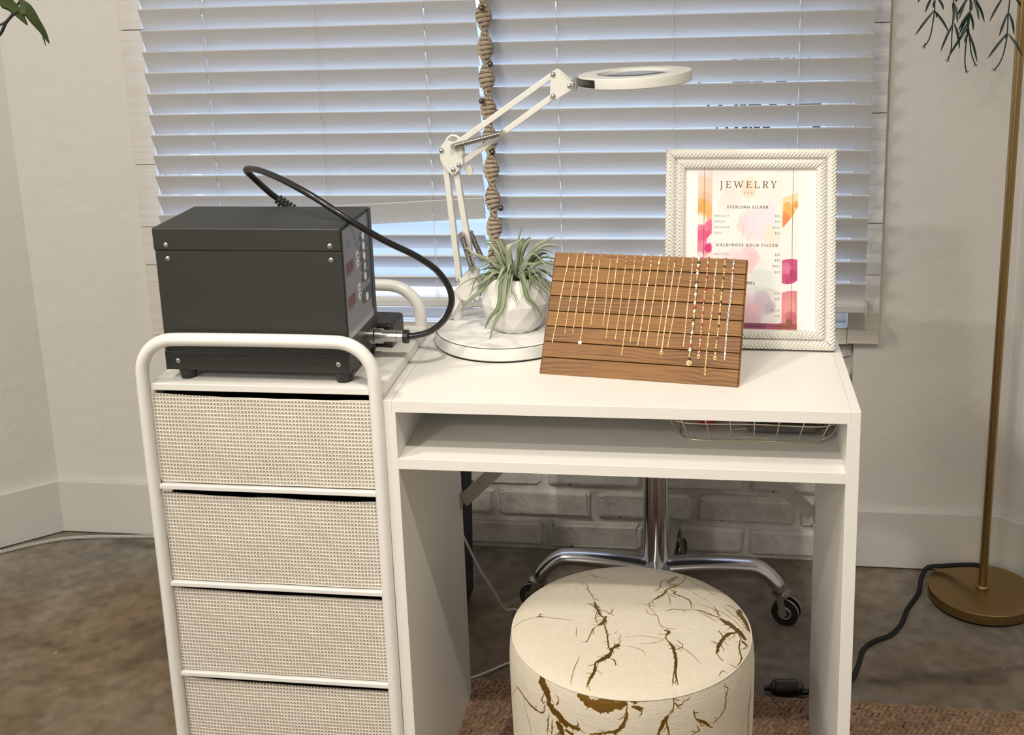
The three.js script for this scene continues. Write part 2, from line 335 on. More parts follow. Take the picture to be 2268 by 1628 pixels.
// ------------------------------------------------------------------ drawer cart with woven fronts
const weaveMap = tex(256, 256, (u, v) => {                // 8 by 8 cells: pale cords round small taupe gaps
  const x = u * 8, y = v * 8, fx = x - Math.floor(x) - 0.5, fy = y - Math.floor(y) - 0.5;
  const waist = 0.27 - 0.11 * Math.cos(fx * 7), inside = Math.abs(fx) < 0.30 - 0.06 * Math.cos(fy * 9) && Math.abs(fy) < waist;
  const n = (fbm(u, v, 64, 64, 2, 3) - 0.5) * 0.08;
  return inside ? [0.57 + n, 0.51 + n, 0.445 + n] : [0.92 + n, 0.895 + n, 0.855 + n];
}, true, 1);
const weaveBump = tex(256, 256, (u, v) => {
  const x = u * 8, y = v * 8, fx = x - Math.floor(x) - 0.5, fy = y - Math.floor(y) - 0.5;
  const inside = Math.abs(fx) < 0.30 && Math.abs(fy) < 0.24;
  return inside ? 0.1 : 0.45 + 0.5 * Math.pow(Math.abs(Math.sin(y * Math.PI)), 0.8) * (0.6 + 0.4 * Math.abs(fx) * 2);
}, false, 1);
for (const t of [weaveMap, weaveBump]) t.repeat.set(1 / (8 * 0.00505), 1 / (8 * 0.00565));
const weave = M([1, 1, 1], 0.85, { map: weaveMap, bumpMap: weaveBump, bumpScale: 0.0012 });
{
  const c = thing('drawer_cart', 'tall white metal cart with woven fabric drawers, left of the desk', 'cart', [0, 0, 0]);
  const XL = -0.3535, XR = -0.0105, R = 0.0096, ZF = 0.0, ZB = -0.286;
  const hoop = (z) => {
    const pts = []; const k = 0.052, top = 0.8345;
    pts.push(V(XL, 0.07, z), V(XL, 0.4, z), V(XL, top - k, z));
    for (let i = 1; i < 8; i++) { const a = Math.PI - i * Math.PI / 16; pts.push(V(XL + k + k * Math.cos(a), top - k + k * Math.sin(a), z)); }
    pts.push(V(XL + k, top, z), V(XR - k, top, z));
    for (let i = 1; i < 8; i++) { const a = Math.PI / 2 - i * Math.PI / 16; pts.push(V(XR - k + k * Math.cos(a), top - k + k * Math.sin(a), z)); }
    pts.push(V(XR, top - k, z), V(XR, 0.4, z), V(XR, 0.07, z));
    return tube(pts, R, 260, 20);
  };
  obj('frame_hoop', hoop(ZF), whiteEnamel, c); obj('frame_hoop', hoop(ZB), whiteEnamel, c);
  obj('top_shelf', [rspan(XL + 0.009, -0.0022, 0.7565, 0.767, ZB, -0.002, 0.0012, 2), rspan(-0.0045, -0.0012, 0.735, 0.7662, ZB, -0.012, 0.0008), rspan(XL + 0.009, XL + 0.012, 0.735, 0.766, ZB, -0.012, 0.0008)], laminate, c);
  const inner = M([0.02, 0.02, 0.02], 0.9);
  const tops = [0.7528, 0.5985, 0.4435, 0.2915], bots = [0.614, 0.4565, 0.305, 0.15];
  for (let i = 0; i < 4; i++) {
    // a rail under each drawer, and side rails
    obj('rail', [rspan(XL + 0.008, XR - 0.008, bots[i] - 0.0098, bots[i] - 0.0022, -0.0075, 0.0035, 0.0016, 2), rspan(XL - 0.003, XL + 0.004, bots[i] - 0.0098, bots[i] - 0.0022, ZB, ZF), rspan(XR - 0.004, XR + 0.003, bots[i] - 0.0098, bots[i] - 0.0022, ZB, ZF), rspan(XL, XR, bots[i] - 0.0098, bots[i] - 0.0022, ZB - 0.004, ZB + 0.004)], whiteEnamel, c);
    // fabric front: a sagging, slightly bellied sheet with real thickness
    const w = XR - XL - 0.0195, h = tops[i] - bots[i], nx = 40, ny = 12, g = new RoundedBoxGeometry(w, h, 0.004, 1, 0.001);
    const f = new THREE.BoxGeometry(w, h, 0.0035, nx, ny, 1), p = f.attributes.position;
    for (let k = 0; k < p.count; k++) {
      const x = p.getX(k) / w + 0.5, y = p.getY(k) / h + 0.5, belly = 0.0016 * Math.sin(Math.PI * x) * Math.sin(Math.PI * Math.min(1, y + 0.1)), n = fbm(x, y + i * 0.3, 6, 3, 2, i) - 0.5;
      p.setXYZ(k, p.getX(k), p.getY(k) - (y > 0.5 ? (y - 0.5) * 2 : 0) * (0.0025 + 0.0035 * x + 0.0022 * Math.sin(Math.PI * x) + 0.002 * n), p.getZ(k) - 0.0045 + belly + 0.002 * n);
    }
    f.computeVertexNormals(); tr(f, (XL + XR) / 2, (tops[i] + bots[i]) / 2, 0);
    const dr = obj('drawer', [span(XL + 0.012, XR - 0.012, bots[i], bots[i] + 0.003, ZB + 0.01, -0.008), span(XL + 0.011, XL + 0.014, bots[i], tops[i] - 0.012, ZB + 0.01, -0.008), span(XR - 0.014, XR - 0.011, bots[i], tops[i] - 0.012, ZB + 0.01, -0.008), span(XL + 0.012, XR - 0.012, bots[i], tops[i] - 0.012, ZB + 0.006, ZB + 0.01)], inner, c);
    const uvf = clean(f), q = uvf.attributes.position, u = uvf.attributes.uv; for (let k = 0; k < q.count; k++) u.setXY(k, q.getX(k), q.getY(k));
    obj('woven_front', uvf, weave, dr);
  }
  for (const x of [XL, XR]) for (const z of [ZF, ZB]) {
    obj('caster', [tr(new THREE.CylinderGeometry(0.024, 0.024, 0.0175, 20), x, 0.024, z, 0, 0, Math.PI / 2), rod(V(x, 0.03, z), V(x, 0.075, z), 0.006, 10), rspan(x - 0.0092, x + 0.0092, 0.048, 0.054, z - 0.014, z + 0.014)], blackPlastic, c);
  }
}

// ------------------------------------------------------------------ welding control box on the cart
{
  const W = 0.2742, H = 0.2102, D = 0.1413, Y0 = 0.782, turn = -0.0124;
  const t = thing('control_box', 'dark grey metal control box with a button panel, standing on the cart', 'machine', [-0.325, 0.767, -0.0216], turn);
  const pm = tex(256, 256, (u, v) => fbm(u, v, 60, 60, 2, 3), false, 6);
  const paint = P([0.025, 0.0275, 0.024], 0.5, { bumpMap: pm, bumpScale: 0.00008 });
  const y = 0.015;                                         // local: x 0..W, y from the cart top, z 0..-D
  obj('case', [rspan(0, W, y + 0.0015, y + H - 0.0330, -D, 0, 0.001, 2), rspan(-0.0012, W + 0.0004, y, y + 0.0275, -D - 0.001, 0.0012, 0.001, 2)], paint, t);
  obj('lid', rspan(-0.0014, W + 0.0002, y + H - 0.0327, y + H, -D - 0.0012, 0.0014, 0.0022, 3), paint, t);
  for (const [sx, sz] of [[0.0262, -0.012], [W - 0.0125, -0.012], [0.0262, -D + 0.014], [W - 0.0125, -D + 0.014]]) obj('foot', [new THREE.CylinderGeometry(0.0138, 0.0108, y, 28).translate(sx, y / 2, sz)], blackPlastic, t);
  for (const [sx, sy, sz] of [[0.0183, 0.2008, 0.0014], [0.0183, 0.1805, 0], [W - 0.0155, 0.2008, 0.0014], [W - 0.0155, 0.1805, 0], [0.0183, 0.0292, 0.0012], [W - 0.0155, 0.0292, 0.0012]]) {
    const head = lathe([[0, 0.0024], [0.002, 0.0022], [0.0036, 0.0012], [0.0042, 0], [0, 0]], 18); tr(head, 0, 0, 0, Math.PI / 2); head.translate(sx, sy, sz);
    const s = obj('screw', head, chrome, t);
    obj('screw_slot', [box(0.0042, 0.0008, 0.0006, sx, sy, sz + 0.0021), box(0.0008, 0.0042, 0.0006, sx, sy, sz + 0.0021)], darkSteel, s);
  }
  // printed panel on the right side
  const print = canvasTex(700, 1024, (g, w, h) => {       // left edge of the print is the edge nearest the room
    g.fillStyle = '#7d7e87'; g.fillRect(0, 0, w, h); g.fillStyle = '#2a2a2d'; g.fillRect(w * 0.86, 0, w * 0.14, h);
    g.fillStyle = '#7d7e87'; g.fillRect(w * 0.86, 0, w * 0.02, h); g.fillStyle = '#a3a3a8'; g.fillRect(0, h * 0.93, w, h * 0.07); g.fillStyle = '#7d7e87'; g.fillRect(0, h * 0.92, w, h * 0.02);
    for (const [yy, hh] of [[0.18, 0.085], [0.275, 0.085], [0.37, 0.085], [0.465, 0.085], [0.56, 0.085], [0.735, 0.14]]) {
      g.fillStyle = '#34353a'; g.beginPath(); const r = h * hh / 2, cx = w * 0.62; g.arc(cx, h * yy, r, Math.PI / 2, Math.PI * 1.5); g.lineTo(w * 0.94, h * yy - r); g.lineTo(w * 0.94, h * yy + r); g.closePath(); g.fill();
    }
    for (const [yy, hh] of [[0.36, 0.11], [0.665, 0.11]]) { g.fillStyle = '#6a1c2c'; g.fillRect(w * 0.05, h * (yy - hh / 2), w * 0.27, h * hh); g.fillStyle = '#5a1622'; g.fillRect(w * 0.08, h * (yy - hh / 2) + 14, w * 0.2, h * hh - 28); }
    g.strokeStyle = '#9a9aa2'; g.lineWidth = 8; g.beginPath(); g.moveTo(w * 0.12, h * 0.45); g.lineTo(w * 0.36, h * 0.40); g.lineTo(w * 0.55, h * 0.50); g.stroke();
    g.fillStyle = '#2b2b30'; for (const yy of [0.13, 0.165, 0.43, 0.735, 0.61]) g.fillRect(w * (yy > 0.6 && yy < 0.62 ? 0.7 : 0.08), h * yy, w * 0.16, h * 0.008);
  });
  const panel = obj('button_panel', rspan(W - 0.0003, W + 0.0014, y + 0.045, y + H - 0.0035, -D + 0.004, -0.002, 0.0004), P([0.035, 0.036, 0.038], 0.3), t);
  const face = new THREE.PlaneGeometry(D - 0.008, H - 0.051); tr(face, W + 0.0016, y + 0.045 + (H - 0.0485) / 2, -D / 2 + 0.001, 0, Math.PI / 2);
  obj('panel_print', [clean(face)], P([1, 1, 1], 0.3, { map: print, specularIntensity: 0.6 }), panel);
  obj('bezel', [rspan(W - 0.0003, W + 0.0022, y + 0.030, y + H - 0.001, -D - 0.001, -D + 0.0125, 0.0006), rspan(W - 0.0003, W + 0.0018, y + 0.029, y + 0.047, -D + 0.0125, -0.001, 0.0004)], blackPlastic, t);
  const px = (u) => -0.003 - u * (D - 0.008), py = (v) => y + H - 0.0045 - v * (H - 0.051), bm = M([0.78, 0.78, 0.77], 0.4);
  for (const [u, v, r] of [[0.70, 0.18, 0.0058], [0.70, 0.275, 0.0058], [0.70, 0.37, 0.0058], [0.70, 0.465, 0.0058], [0.70, 0.56, 0.0058], [0.72, 0.76, 0.0062], [0.46, 0.31, 0.0058], [0.46, 0.39, 0.0058], [0.46, 0.61, 0.0058], [0.46, 0.69, 0.0058]]) {
    const b = obj('button', rod(V(W + 0.0014, py(v), px(u)), V(W + 0.0024, py(v), px(u)), r, 20), bm, panel);
    b.userData.label = 'white round button';
  }
  const am = M([0.03, 0.03, 0.03], 0.6);
  for (const [v, s] of [[0.31, 1], [0.39, -1], [0.61, 1], [0.69, -1]]) obj('arrow_mark', tr(plate([[-0.0025, -0.0022 * s], [0.0025, -0.0022 * s], [0, 0.0026 * s]].slice()[s > 0 ? 'slice' : 'reverse'](), 0.0003, 0), W + 0.0025, py(v), px(0.46), 0, Math.PI / 2), am, panel);
  // connector, strain relief and the thick cable between them
  const cy = 0.8057 - 0.767, cz = -0.098;
  const cn = obj('connector', [[0, 0.010, 0.012, 20], [0.012, 0.022, 0.0112, 20], [0.022, 0.044, 0.0088, 20], [0.0445, 0.055, 0.0082, 20]].map(([a, b, r, s]) => rod(V(W + a, cy, cz), V(W + b, cy, cz), r, s)), steel, t);
  obj('connector_nut', [rod(V(W + 0.054, cy, cz), V(W + 0.0615, cy, cz), 0.0105, 12)], blackPlastic, cn);
  const lx = (x) => x + 0.325, ly = (v) => v - 0.767, lz = (z) => z + 0.0216;
  const path = [[0.006, 0.8057, -0.12], [0.022, 0.8075, -0.12], [0.045, 0.815, -0.12], [0.0687, 0.8366, -0.12], [0.0783, 0.8677, -0.12], [0.0655, 0.9045, -0.11], [0.0404, 0.9318, -0.095], [-0.0056, 0.9632, -0.075], [-0.0516, 0.9974, -0.06], [-0.0971, 1.0255, -0.065], [-0.1608, 1.0468, -0.1], [-0.2162, 1.0536, -0.14], [-0.2342, 1.0495, -0.155], [-0.2292, 1.0343, -0.17], [-0.2087, 1.0062, -0.185], [-0.1984, 0.996, -0.19], [-0.186, 0.984, -0.192], [-0.182, 0.97, -0.188], [-0.181, 0.955, -0.172]];
  obj('cable', tube(path.map(([a, b, c]) => V(lx(a), ly(b), lz(c))), 0.0047, 200, 14), blackRubber, t);
  obj('strain_relief', [0, 1, 2, 3, 4].map((k) => rod(V(lx(-0.2015 + k * 0.0042), ly(0.9985 - k * 0.0042), lz(-0.1895 - k * 0.0004)), V(lx(-0.1985 + k * 0.0042), ly(0.9955 - k * 0.0042), lz(-0.1898 - k * 0.0004)), 0.0078 + k * 0.0009, 10)), blackPlastic, t);
  const a = thing('adapter_box', 'small black plastic box half hidden behind the right end of the control box', 'box', [-0.074, 0.767, -0.236], -0.03);
  obj('case', [rspan(-0.016, 0.049, 0.006, 0.040, 0, 0.066, 0.006, 3)], blackPlastic, a);
  obj('foot', [0.006, 0.040].map((x) => rspan(x - 0.006, x + 0.006, 0, 0.008, 0.006, 0.060, 0.001)), blackRubber, a);
}

// ------------------------------------------------------------------ magnifier lamp on the desk
const marbleMap = tex(512, 512, (u, v) => {
  const w = fbm(u, v, 4, 4, 4, 3), s = Math.abs(fbm(u, v, 3, 5, 5, 7) - 0.5 + 0.12 * (w - 0.5)), c = mix([0.80, 0.795, 0.79], [0.915, 0.91, 0.90], clamp(s * 9 + 0.2));
  return mix(c, [0.85, 0.85, 0.85], clamp((w - 0.5) * 2.2));
}, true, 3.5);
{
  const t = thing('magnifier_lamp', 'white ring magnifier lamp with a jointed spring arm and a round marble base', 'lamp', [0.131, 0.75, -0.272]);
  const L = (x, y, z) => V(x - 0.131, y - 0.75, z + 0.272), R = 0.1135;
  obj('base', lathe([[0, 0.0025], [R - 0.003, 0.0025], [R, 0.005], [R, 0.0215], [R - 0.001, 0.0225], [0, 0.0225]], 96), whiteEnamel, t);
  obj('base_pad', lathe([[0, 0], [R - 0.0035, 0], [R - 0.0035, 0.003], [0, 0.003]], 64), blackRubber, t);
  const top = metreUV(lathe([[0, 0.0252], [R - 0.006, 0.0252], [R - 0.004, 0.0246], [R - 0.0015, 0.0225], [0, 0.0222]], 96));
  obj('marble_top', top, P([1, 1, 1], 0.22, { map: marbleMap }), t);
  obj('post', [rod(L(0.0468, 0.775, -0.3), L(0.0505, 0.822, -0.3), 0.0085, 24)], whiteMetal, t);
  const plates = (pts, name, z0 = -0.288, z1 = -0.3125, round = 0.005) => [z1, z0 - 0.0014].map((z) => obj(name, [tr(plate(pts.map(([a, b]) => [a - 0.131, b - 0.75]).reverse(), 0.0012, 0.0002, round), 0, 0, z + 0.272)], whiteMetal, t))[1];
  const bolt = (x, y, z, par, r = 0.0042) => { const h = lathe([[0, 0.003], [r * 0.5, 0.0028], [r * 0.85, 0.0018], [r, 0], [0, 0]], 16); tr(h, 0, 0, 0, Math.PI / 2); const q = L(x, y, z); h.translate(q.x, q.y, q.z); obj('bolt', [h], chrome, par); };
  const br = plates([[0.0527, 0.8403], [0.0697, 0.8584], [0.0844, 0.86], [0.0868, 0.8105], [0.058, 0.8102], [0.0475, 0.8237]], 'base_bracket_plate', -0.288, -0.3125, 0.004);
  const el = plates([[0.0447, 1.0702], [0.0681, 1.0635], [0.0694, 1.0308], [0.0565, 1.0151], [0.0472, 1.018], [0.0338, 1.0375], [0.0348, 1.0589]], 'elbow_bracket_plate');
  const hd = plates([[0.2118, 1.172], [0.2208, 1.1752], [0.2456, 1.1523], [0.2413, 1.1442], [0.2175, 1.1301], [0.2093, 1.1323]], 'head_bracket_plate', -0.288, -0.3125, 0.004);
  for (const [x, y] of [[0.0521, 0.8418], [0.0757, 0.8111]]) bolt(x, y, -0.288, br);
  for (const [x, y] of [[0.0367, 1.0532], [0.0633, 1.0301], [0.054, 1.023]]) bolt(x, y, -0.288, el);
  for (const [x, y] of [[0.2151, 1.1685], [0.2398, 1.151], [0.2142, 1.1357]]) bolt(x, y, -0.288, hd);
  for (const [a, b] of [[[0.0388, 1.046], [0.0532, 0.838]], [[0.056, 1.022], [0.0815, 0.806]], [[0.058, 1.0615], [0.2145, 1.168]], [[0.0625, 1.030], [0.2145, 1.1355]]])
    obj('arm_bar', bar(L(...a, -0.3), L(...b, -0.3), 0.0092, 0.0115, 0.0012), whiteMetal, t);
  const spring = (a, b, z, r) => {
    const n = 17, pts = [], d = b.clone().sub(a), u = d.clone().normalize(), p = u.clone().cross(V(0, 0, 1)).normalize(), q = u.clone().cross(p);
    for (let i = 0; i <= n * 8; i++) { const f = i / (n * 8), an = f * n * Math.PI * 2; pts.push(a.clone().addScaledVector(d, 0.04 + 0.92 * f).addScaledVector(p, Math.cos(an) * r).addScaledVector(q, Math.sin(an) * r)); }
    const c = new THREE.CatmullRomCurve3(pts);
    obj('spring', [new THREE.TubeGeometry(c, n * 9, 0.00125, 5), rod(a.clone().addScaledVector(d, 0.03), b.clone().addScaledVector(d, -0.03), r - 0.0006, 8)], darkSteel, t);
    obj('spring_pin', [a, b].map((e) => rod(e.clone().add(V(0, 0, -0.006)), e.clone().add(V(0, 0, 0.0052)), 0.0043, 8)), steel, t);
  };
  spring(L(0.0575, 1.0616, -0.282), L(0.1337, 1.0803, -0.286), 0, 0.0036);
  spring(L(0.0622, 0.9184, -0.287), L(0.0766, 0.8644, -0.287), 0, 0.0036);
  spring(L(0.072, 0.9148, -0.313), L(0.0887, 0.873, -0.313), 0, 0.0036);
  obj('hook', [plate([[0.0690, 1.0236], [0.0795, 1.0285], [0.0825, 1.0150], [0.0775, 1.0118], [0.0735, 1.0127]].map(([a, b]) => [a - 0.131, b - 0.75]).reverse(), 0.006, 0.0004, 0.002).translate(0, 0, -0.034)], whiteMetal, t);
  // head: swivel, ring, lens, warning label
  const tilt = 0.036, C = L(0.338, 1.153, -0.3);
  obj('swivel', [rod(L(0.2415, 1.1535, -0.3), L(0.257, 1.1535, -0.3), 0.0045, 16), rspan(0.2445 - 0.131, 0.2495 - 0.131, 1.142 - 0.75, 1.162 - 0.75, -0.035, -0.021, 0.001), rod(L(0.249, 1.146, -0.294), L(0.249, 1.163, -0.294), 0.003, 10)], steel, t);
  const RO = 0.0852, RI = 0.057, h = 0.0158;
  const ring = obj('ring_head', lathe([[RI, 0], [RI + 0.001, -0.001], [RO - 0.0015, -0.001], [RO, 0.0006], [RO + 0.0004, h - 0.0012], [RO - 0.001, h], [RI + 0.0006, h], [RI, h - 0.0008], [RI, 0]], 120), whiteMetal, t);
  ring.position.copy(C); ring.rotation.z = tilt;
  const lens = obj('lens', lathe([[0, 0.0015], [0.02, 0.0019], [0.04, 0.0032], [RI - 0.0004, 0.0052], [RI - 0.0004, 0.0086], [0.04, 0.0112], [0.02, 0.0128], [0, 0.0133]].map(([a, b]) => [a, b + 0.0028]), 80), P([1, 1, 1], 0.02, { transmission: 1, thickness: 0.008, ior: 1.5, attenuationColor: new THREE.Color(0.85, 0.95, 0.93), attenuationDistance: 0.05 }), ring);
  lens.userData.label = 'clear glass magnifying lens';
  const lab = canvasTex(256, 160, (g, w, hh) => { g.fillStyle = '#0b0b0c'; g.fillRect(0, 0, w, hh); g.fillStyle = '#b9b9b9'; g.font = '17px sans-serif'; ['For your eye protection', 'please do not look straight', 'into the light'].forEach((s, i) => g.fillText(s, 12, 48 + i * 34)); });
  const lg = new THREE.CylinderGeometry(RO + 0.0008, RO + 0.0008, 0.0118, 16, 1, true, -1.42, 0.72); tr(lg, 0, 0.0074, 0);
  const wl2 = obj('warning_label', [lg], M([1, 1, 1], 0.4, { map: lab }), ring); wl2.userData.label = 'black label with white print';
  obj('lamp_cord', [tube([[0.052, 0.815, -0.312], [0.0515, 0.806, -0.292], [0.045, 0.793, -0.284], [0.036, 0.785, -0.288], [0.030, 0.7795, -0.31], [0.04, 0.7775, -0.345], [0.06, 0.7775, -0.36]].map((p) => L(...p)), 0.0021, 50, 8), tube([[0.0385, 1.052, -0.303], [0.0415, 1.066, -0.303], [0.0505, 1.0745, -0.303], [0.060, 1.0725, -0.303], [0.068, 1.0645, -0.303]].map((p) => L(...p)), 0.0021, 30, 8), tube([[0.0345, 1.058, -0.306], [0.0315, 1.042, -0.308], [0.0375, 1.025, -0.306]].map((p) => L(...p)), 0.0021, 20, 8)], whiteMetal, t);
}

// ------------------------------------------------------------------ air plant in a faceted pot on the lamp base
{
  const t = thing('potted_air_plant', 'spiky green air plant in a white faceted pot on the round marble base', 'plant', [0.15, 0.7753, -0.26]);
  const rings = [[0, 0.034], [0.010, 0.0425], [0.027, 0.0508], [0.046, 0.0540], [0.063, 0.0508], [0.076, 0.0440], [0.0845, 0.037]], N = 11, pos = [];
  const pt = (i, k) => { const a = (k + (i % 2) * 0.5) / N * Math.PI * 2 + 0.1, bump = i > 0 && i < 6 ? (i % 2 ? 1.028 : 0.985) : 1; return [Math.cos(a) * rings[i][1] * bump, rings[i][0], Math.sin(a) * rings[i][1] * bump]; };
  const tri = (a, b, c) => pos.push(...a, ...c, ...b);
  for (let i = 0; i < 6; i++) for (let k = 0; k < N; k++) {
    const o = i % 2;
    if (!o) { tri(pt(i, k), pt(i, k + 1), pt(i + 1, k)); tri(pt(i, k + 1), pt(i + 1, k + 1), pt(i + 1, k)); } else { tri(pt(i, k), pt(i + 1, k + 1), pt(i + 1, k)); tri(pt(i, k), pt(i, k + 1), pt(i + 1, k + 1)); }
  }
  for (let k = 0; k < N; k++) { tri(pt(0, k), [0, 0, 0], pt(0, k + 1)); const q = (j, r, y) => { const a = j / N * Math.PI * 2 + 0.1; return [Math.cos(a) * r, y, Math.sin(a) * r]; }; tri(pt(6, k), pt(6, k + 1), q(k, 0.032, 0.0845)); tri(pt(6, k + 1), q(k + 1, 0.032, 0.0845), q(k, 0.032, 0.0845)); tri(q(k, 0.032, 0.0845), q(k + 1, 0.032, 0.0845), q(k, 0.03, 0.06)); tri(q(k + 1, 0.032, 0.0845), q(k + 1, 0.03, 0.06), q(k, 0.03, 0.06)); tri(q(k, 0.03, 0.06), q(k + 1, 0.03, 0.06), [0, 0.06, 0]); }
  const g = new THREE.BufferGeometry(); g.setAttribute('position', new THREE.Float32BufferAttribute(pos, 3)); g.computeVertexNormals();
  obj('pot', [g], P([0.74, 0.725, 0.695], 0.3, { side: THREE.DoubleSide, clearcoat: 0.25 }), t);
  obj('bark', [...Array(14)].map((_, i) => { const s = new THREE.DodecahedronGeometry(rr(0.007, 0.012), 0); s.scale(1.3, 0.7, 1); return tr(s, rr(-0.02, 0.02), 0.068, rr(-0.02, 0.02), rr(0, 3), rr(0, 3), 0); }), M([0.045, 0.03, 0.02], 0.9), t);
  const greens = [[0.25, 0.295, 0.19], [0.33, 0.375, 0.26], [0.18, 0.225, 0.12], [0.38, 0.42, 0.31]].map((c) => M(c, 0.62, { side: THREE.DoubleSide }));
  let n = 0;
  function leaf(x0, y0, x1, y1, z1, x2, y2, z2, w) {      // millimetres from the pot's foot
    const b = [V(x0 * 0.6, y0 - 4, z1 * 0.15), V(x0 + (x1 - x0) * 0.5, y0 + (y1 - y0) * 0.62, z1 * 0.62), V(x1, y1, z1), V((x1 + x2) / 2 + (x1 - x0) * 0.08, (y1 + y2) / 2 + Math.abs(x1 - x0) * 0.08, (z1 + z2) / 2 + 2), V(x2, y2, z2)].map((p) => p.multiplyScalar(0.001));
    const dir = b[3].clone().sub(b[0]), side = V(-dir.y, dir.x, 0).length() > 0.01 ? V(-dir.y, dir.x, 0.3 * dir.x) : V(1, 0, 0);
    obj('leaf', blade(b, (s) => 0.00088 * w * (s < 0.12 ? 0.8 + s : 0.92 * Math.pow(1 - s, 0.62)), 0.0007, side.normalize(), 14, 6), greens[n++ % 4], t);
  }
  function drape(x0, x1, y1, x2, y2, w, z1, z2) {         // rises out of the pot, bends over its rim and hangs outside it
    const a = Math.atan2(Math.max(z1, 6), x1 - x0 * 0.5), R = (r, y) => V(x0 * 0.4 + Math.cos(a) * r, y, Math.sin(a) * r);
    const b = [V(x0 * 0.5, 66, 3), R(16, 88), R(33, 95), R(43, 89), V(x1, y1, z1), V((x1 + x2) / 2 + (x2 - x1) * 0.04, (y1 + y2) / 2 + 3, (z1 + z2) / 2 + 1), V(x2, y2, z2)].map((p) => p.multiplyScalar(0.001));
    const dir = b[6].clone().sub(b[2]), side = V(-dir.y, dir.x, 0).normalize(); side.z = -0.25 * Math.cos(a);
    obj('leaf', blade(b, (s) => 0.001 * w * (s < 0.3 ? 1.0 : Math.pow((1 - s) / 0.7, 0.62)), 0.0007, side.normalize(), 22, 6), greens[n++ % 2 ? 2 : 0], t);
  }
  leaf(-3.2, 72.3, 7.2, 146.0, -15, 17.3, 176.4, -19, 2.6);
  leaf(-0.5, 73.7, 10.9, 139.4, -7, 21.1, 152.7, 25, 2.6);
  leaf(-0.5, 75.0, 13.5, 139.4, 10, 24.6, 140.8, -27, 5.2);
  leaf(3.6, 77.8, 43.1, 129.5, -10, 74.8, 126.4, -15, 5.2);
  leaf(5.0, 80.5, 39.1, 126.2, 0, 63.7, 122.3, 10, 5.2);
  leaf(2.4, 81.8, 32.7, 127.5, -20, 60.2, 137.6, -40, 5.2);
  leaf(4.9, 77.8, 42.7, 116.9, -18, 62.7, 110.4, 25, 5.2);
  leaf(3.7, 80.5, 29.9, 120.8, 4, 57.9, 101.0, 25, 5.2);
  leaf(3.5, 76.4, 31.4, 87.4, 20, 56.8, 62.1, 15, 5.2);
  leaf(-9.7, 73.6, -54.3, 85.4, 10, -93.2, 63.3, 20, 2.6);
  leaf(-9.6, 77.6, -47.3, 93.5, 25, -68.8, 55.3, 14, 2.6);
  leaf(-9.4, 83.0, -59.2, 124.4, 17, -81.9, 120.3, -34, 5.2);
  leaf(-8.1, 83.1, -29.8, 136.6, -15, -53.6, 131.8, -25, 5.2);
  leaf(-9.5, 80.3, -39.3, 128.5, -20, -51.3, 125.8, -30, 5.2);
  leaf(-5.5, 81.7, -19.5, 129.9, -11, -29.5, 143.2, -32, 5.2);
  leaf(-5.6, 77.7, -4.9, 136.7, 22, 13.6, 142.7, -1, 7.4);
  leaf(-9.6, 77.6, -33.0, 121.9, 0, -50.8, 104.3, 14, 5.2);
  leaf(-11.0, 76.3, -52.7, 121.8, 15, -79.6, 113.6, 19, 2.6);
  leaf(4.8, 75.1, 29.2, 99.5, 35, 28.4, 72.6, 40, 5.2);
  leaf(4.9, 77.8, 39.6, 96.9, 15, 53.3, 76.8, 15, 5.2);
  leaf(0.9, 76.4, 10.2, 119.4, -24, 22.6, 138.1, -31, 7.4);
  leaf(3.5, 76.4, 38.5, 104.9, -22, 58.1, 86.3, 28, 5.2);
  leaf(-3.1, 75.0, -8.6, 105.9, -17, -19.8, 121.9, -2, 5.2);
  leaf(-0.5, 75.0, 4.5, 104.7, 13, 6.9, 135.4, 20, 5.2);
  leaf(-5.7, 76.3, -25.7, 104.5, 19, -39.8, 115.1, 3, 5.2);
  leaf(0.9, 76.4, 12.2, 99.3, -4, 31.8, 99.5, 29, 5.2);
  leaf(-4.5, 72.3, -26.4, 87.0, 23, -47.6, 86.8, 14, 5.2);
  leaf(-2.7, 85.8, -0.3, 80.4, 48, 3.2, 65.6, 60, 2.6);
  leaf(-5.6, 77.7, -15.3, 100.5, 4, -21.9, 100.5, 17, 5.2);
  leaf(2.2, 76.4, 18.9, 104.8, 7, 44.9, 100.9, -6, 5.2);
  drape(2, -11, 52, -34, -4, 5.6, 58, 62); drape(-4, -18, 50, -42, 12, 5.2, 56, 56); drape(-6, -49, 68, -85, 32, 5.4, 26, 34); drape(6, 26, 66, 49, 28, 5.2, 50, 44); drape(0, 2, 76, 13, 51, 2.6, 52, 58); drape(5, 34, 84, 57, 62, 3.4, 34, 32); drape(-5, -40, 86, -70, 58, 3.2, 30, 36);
  for (let i = 0; i < 34; i++) { const a = i * 2.4 + rr(-0.3, 0.3), r = rr(45, 76), h = rr(84, 116); leaf(Math.cos(a) * 7, 77, Math.cos(a) * r * 0.6, h, Math.sin(a) * r * 0.55, Math.cos(a) * r * 1.12, h - rr(4, 34), Math.sin(a) * r, rr(3.0, 5.0)); }
}

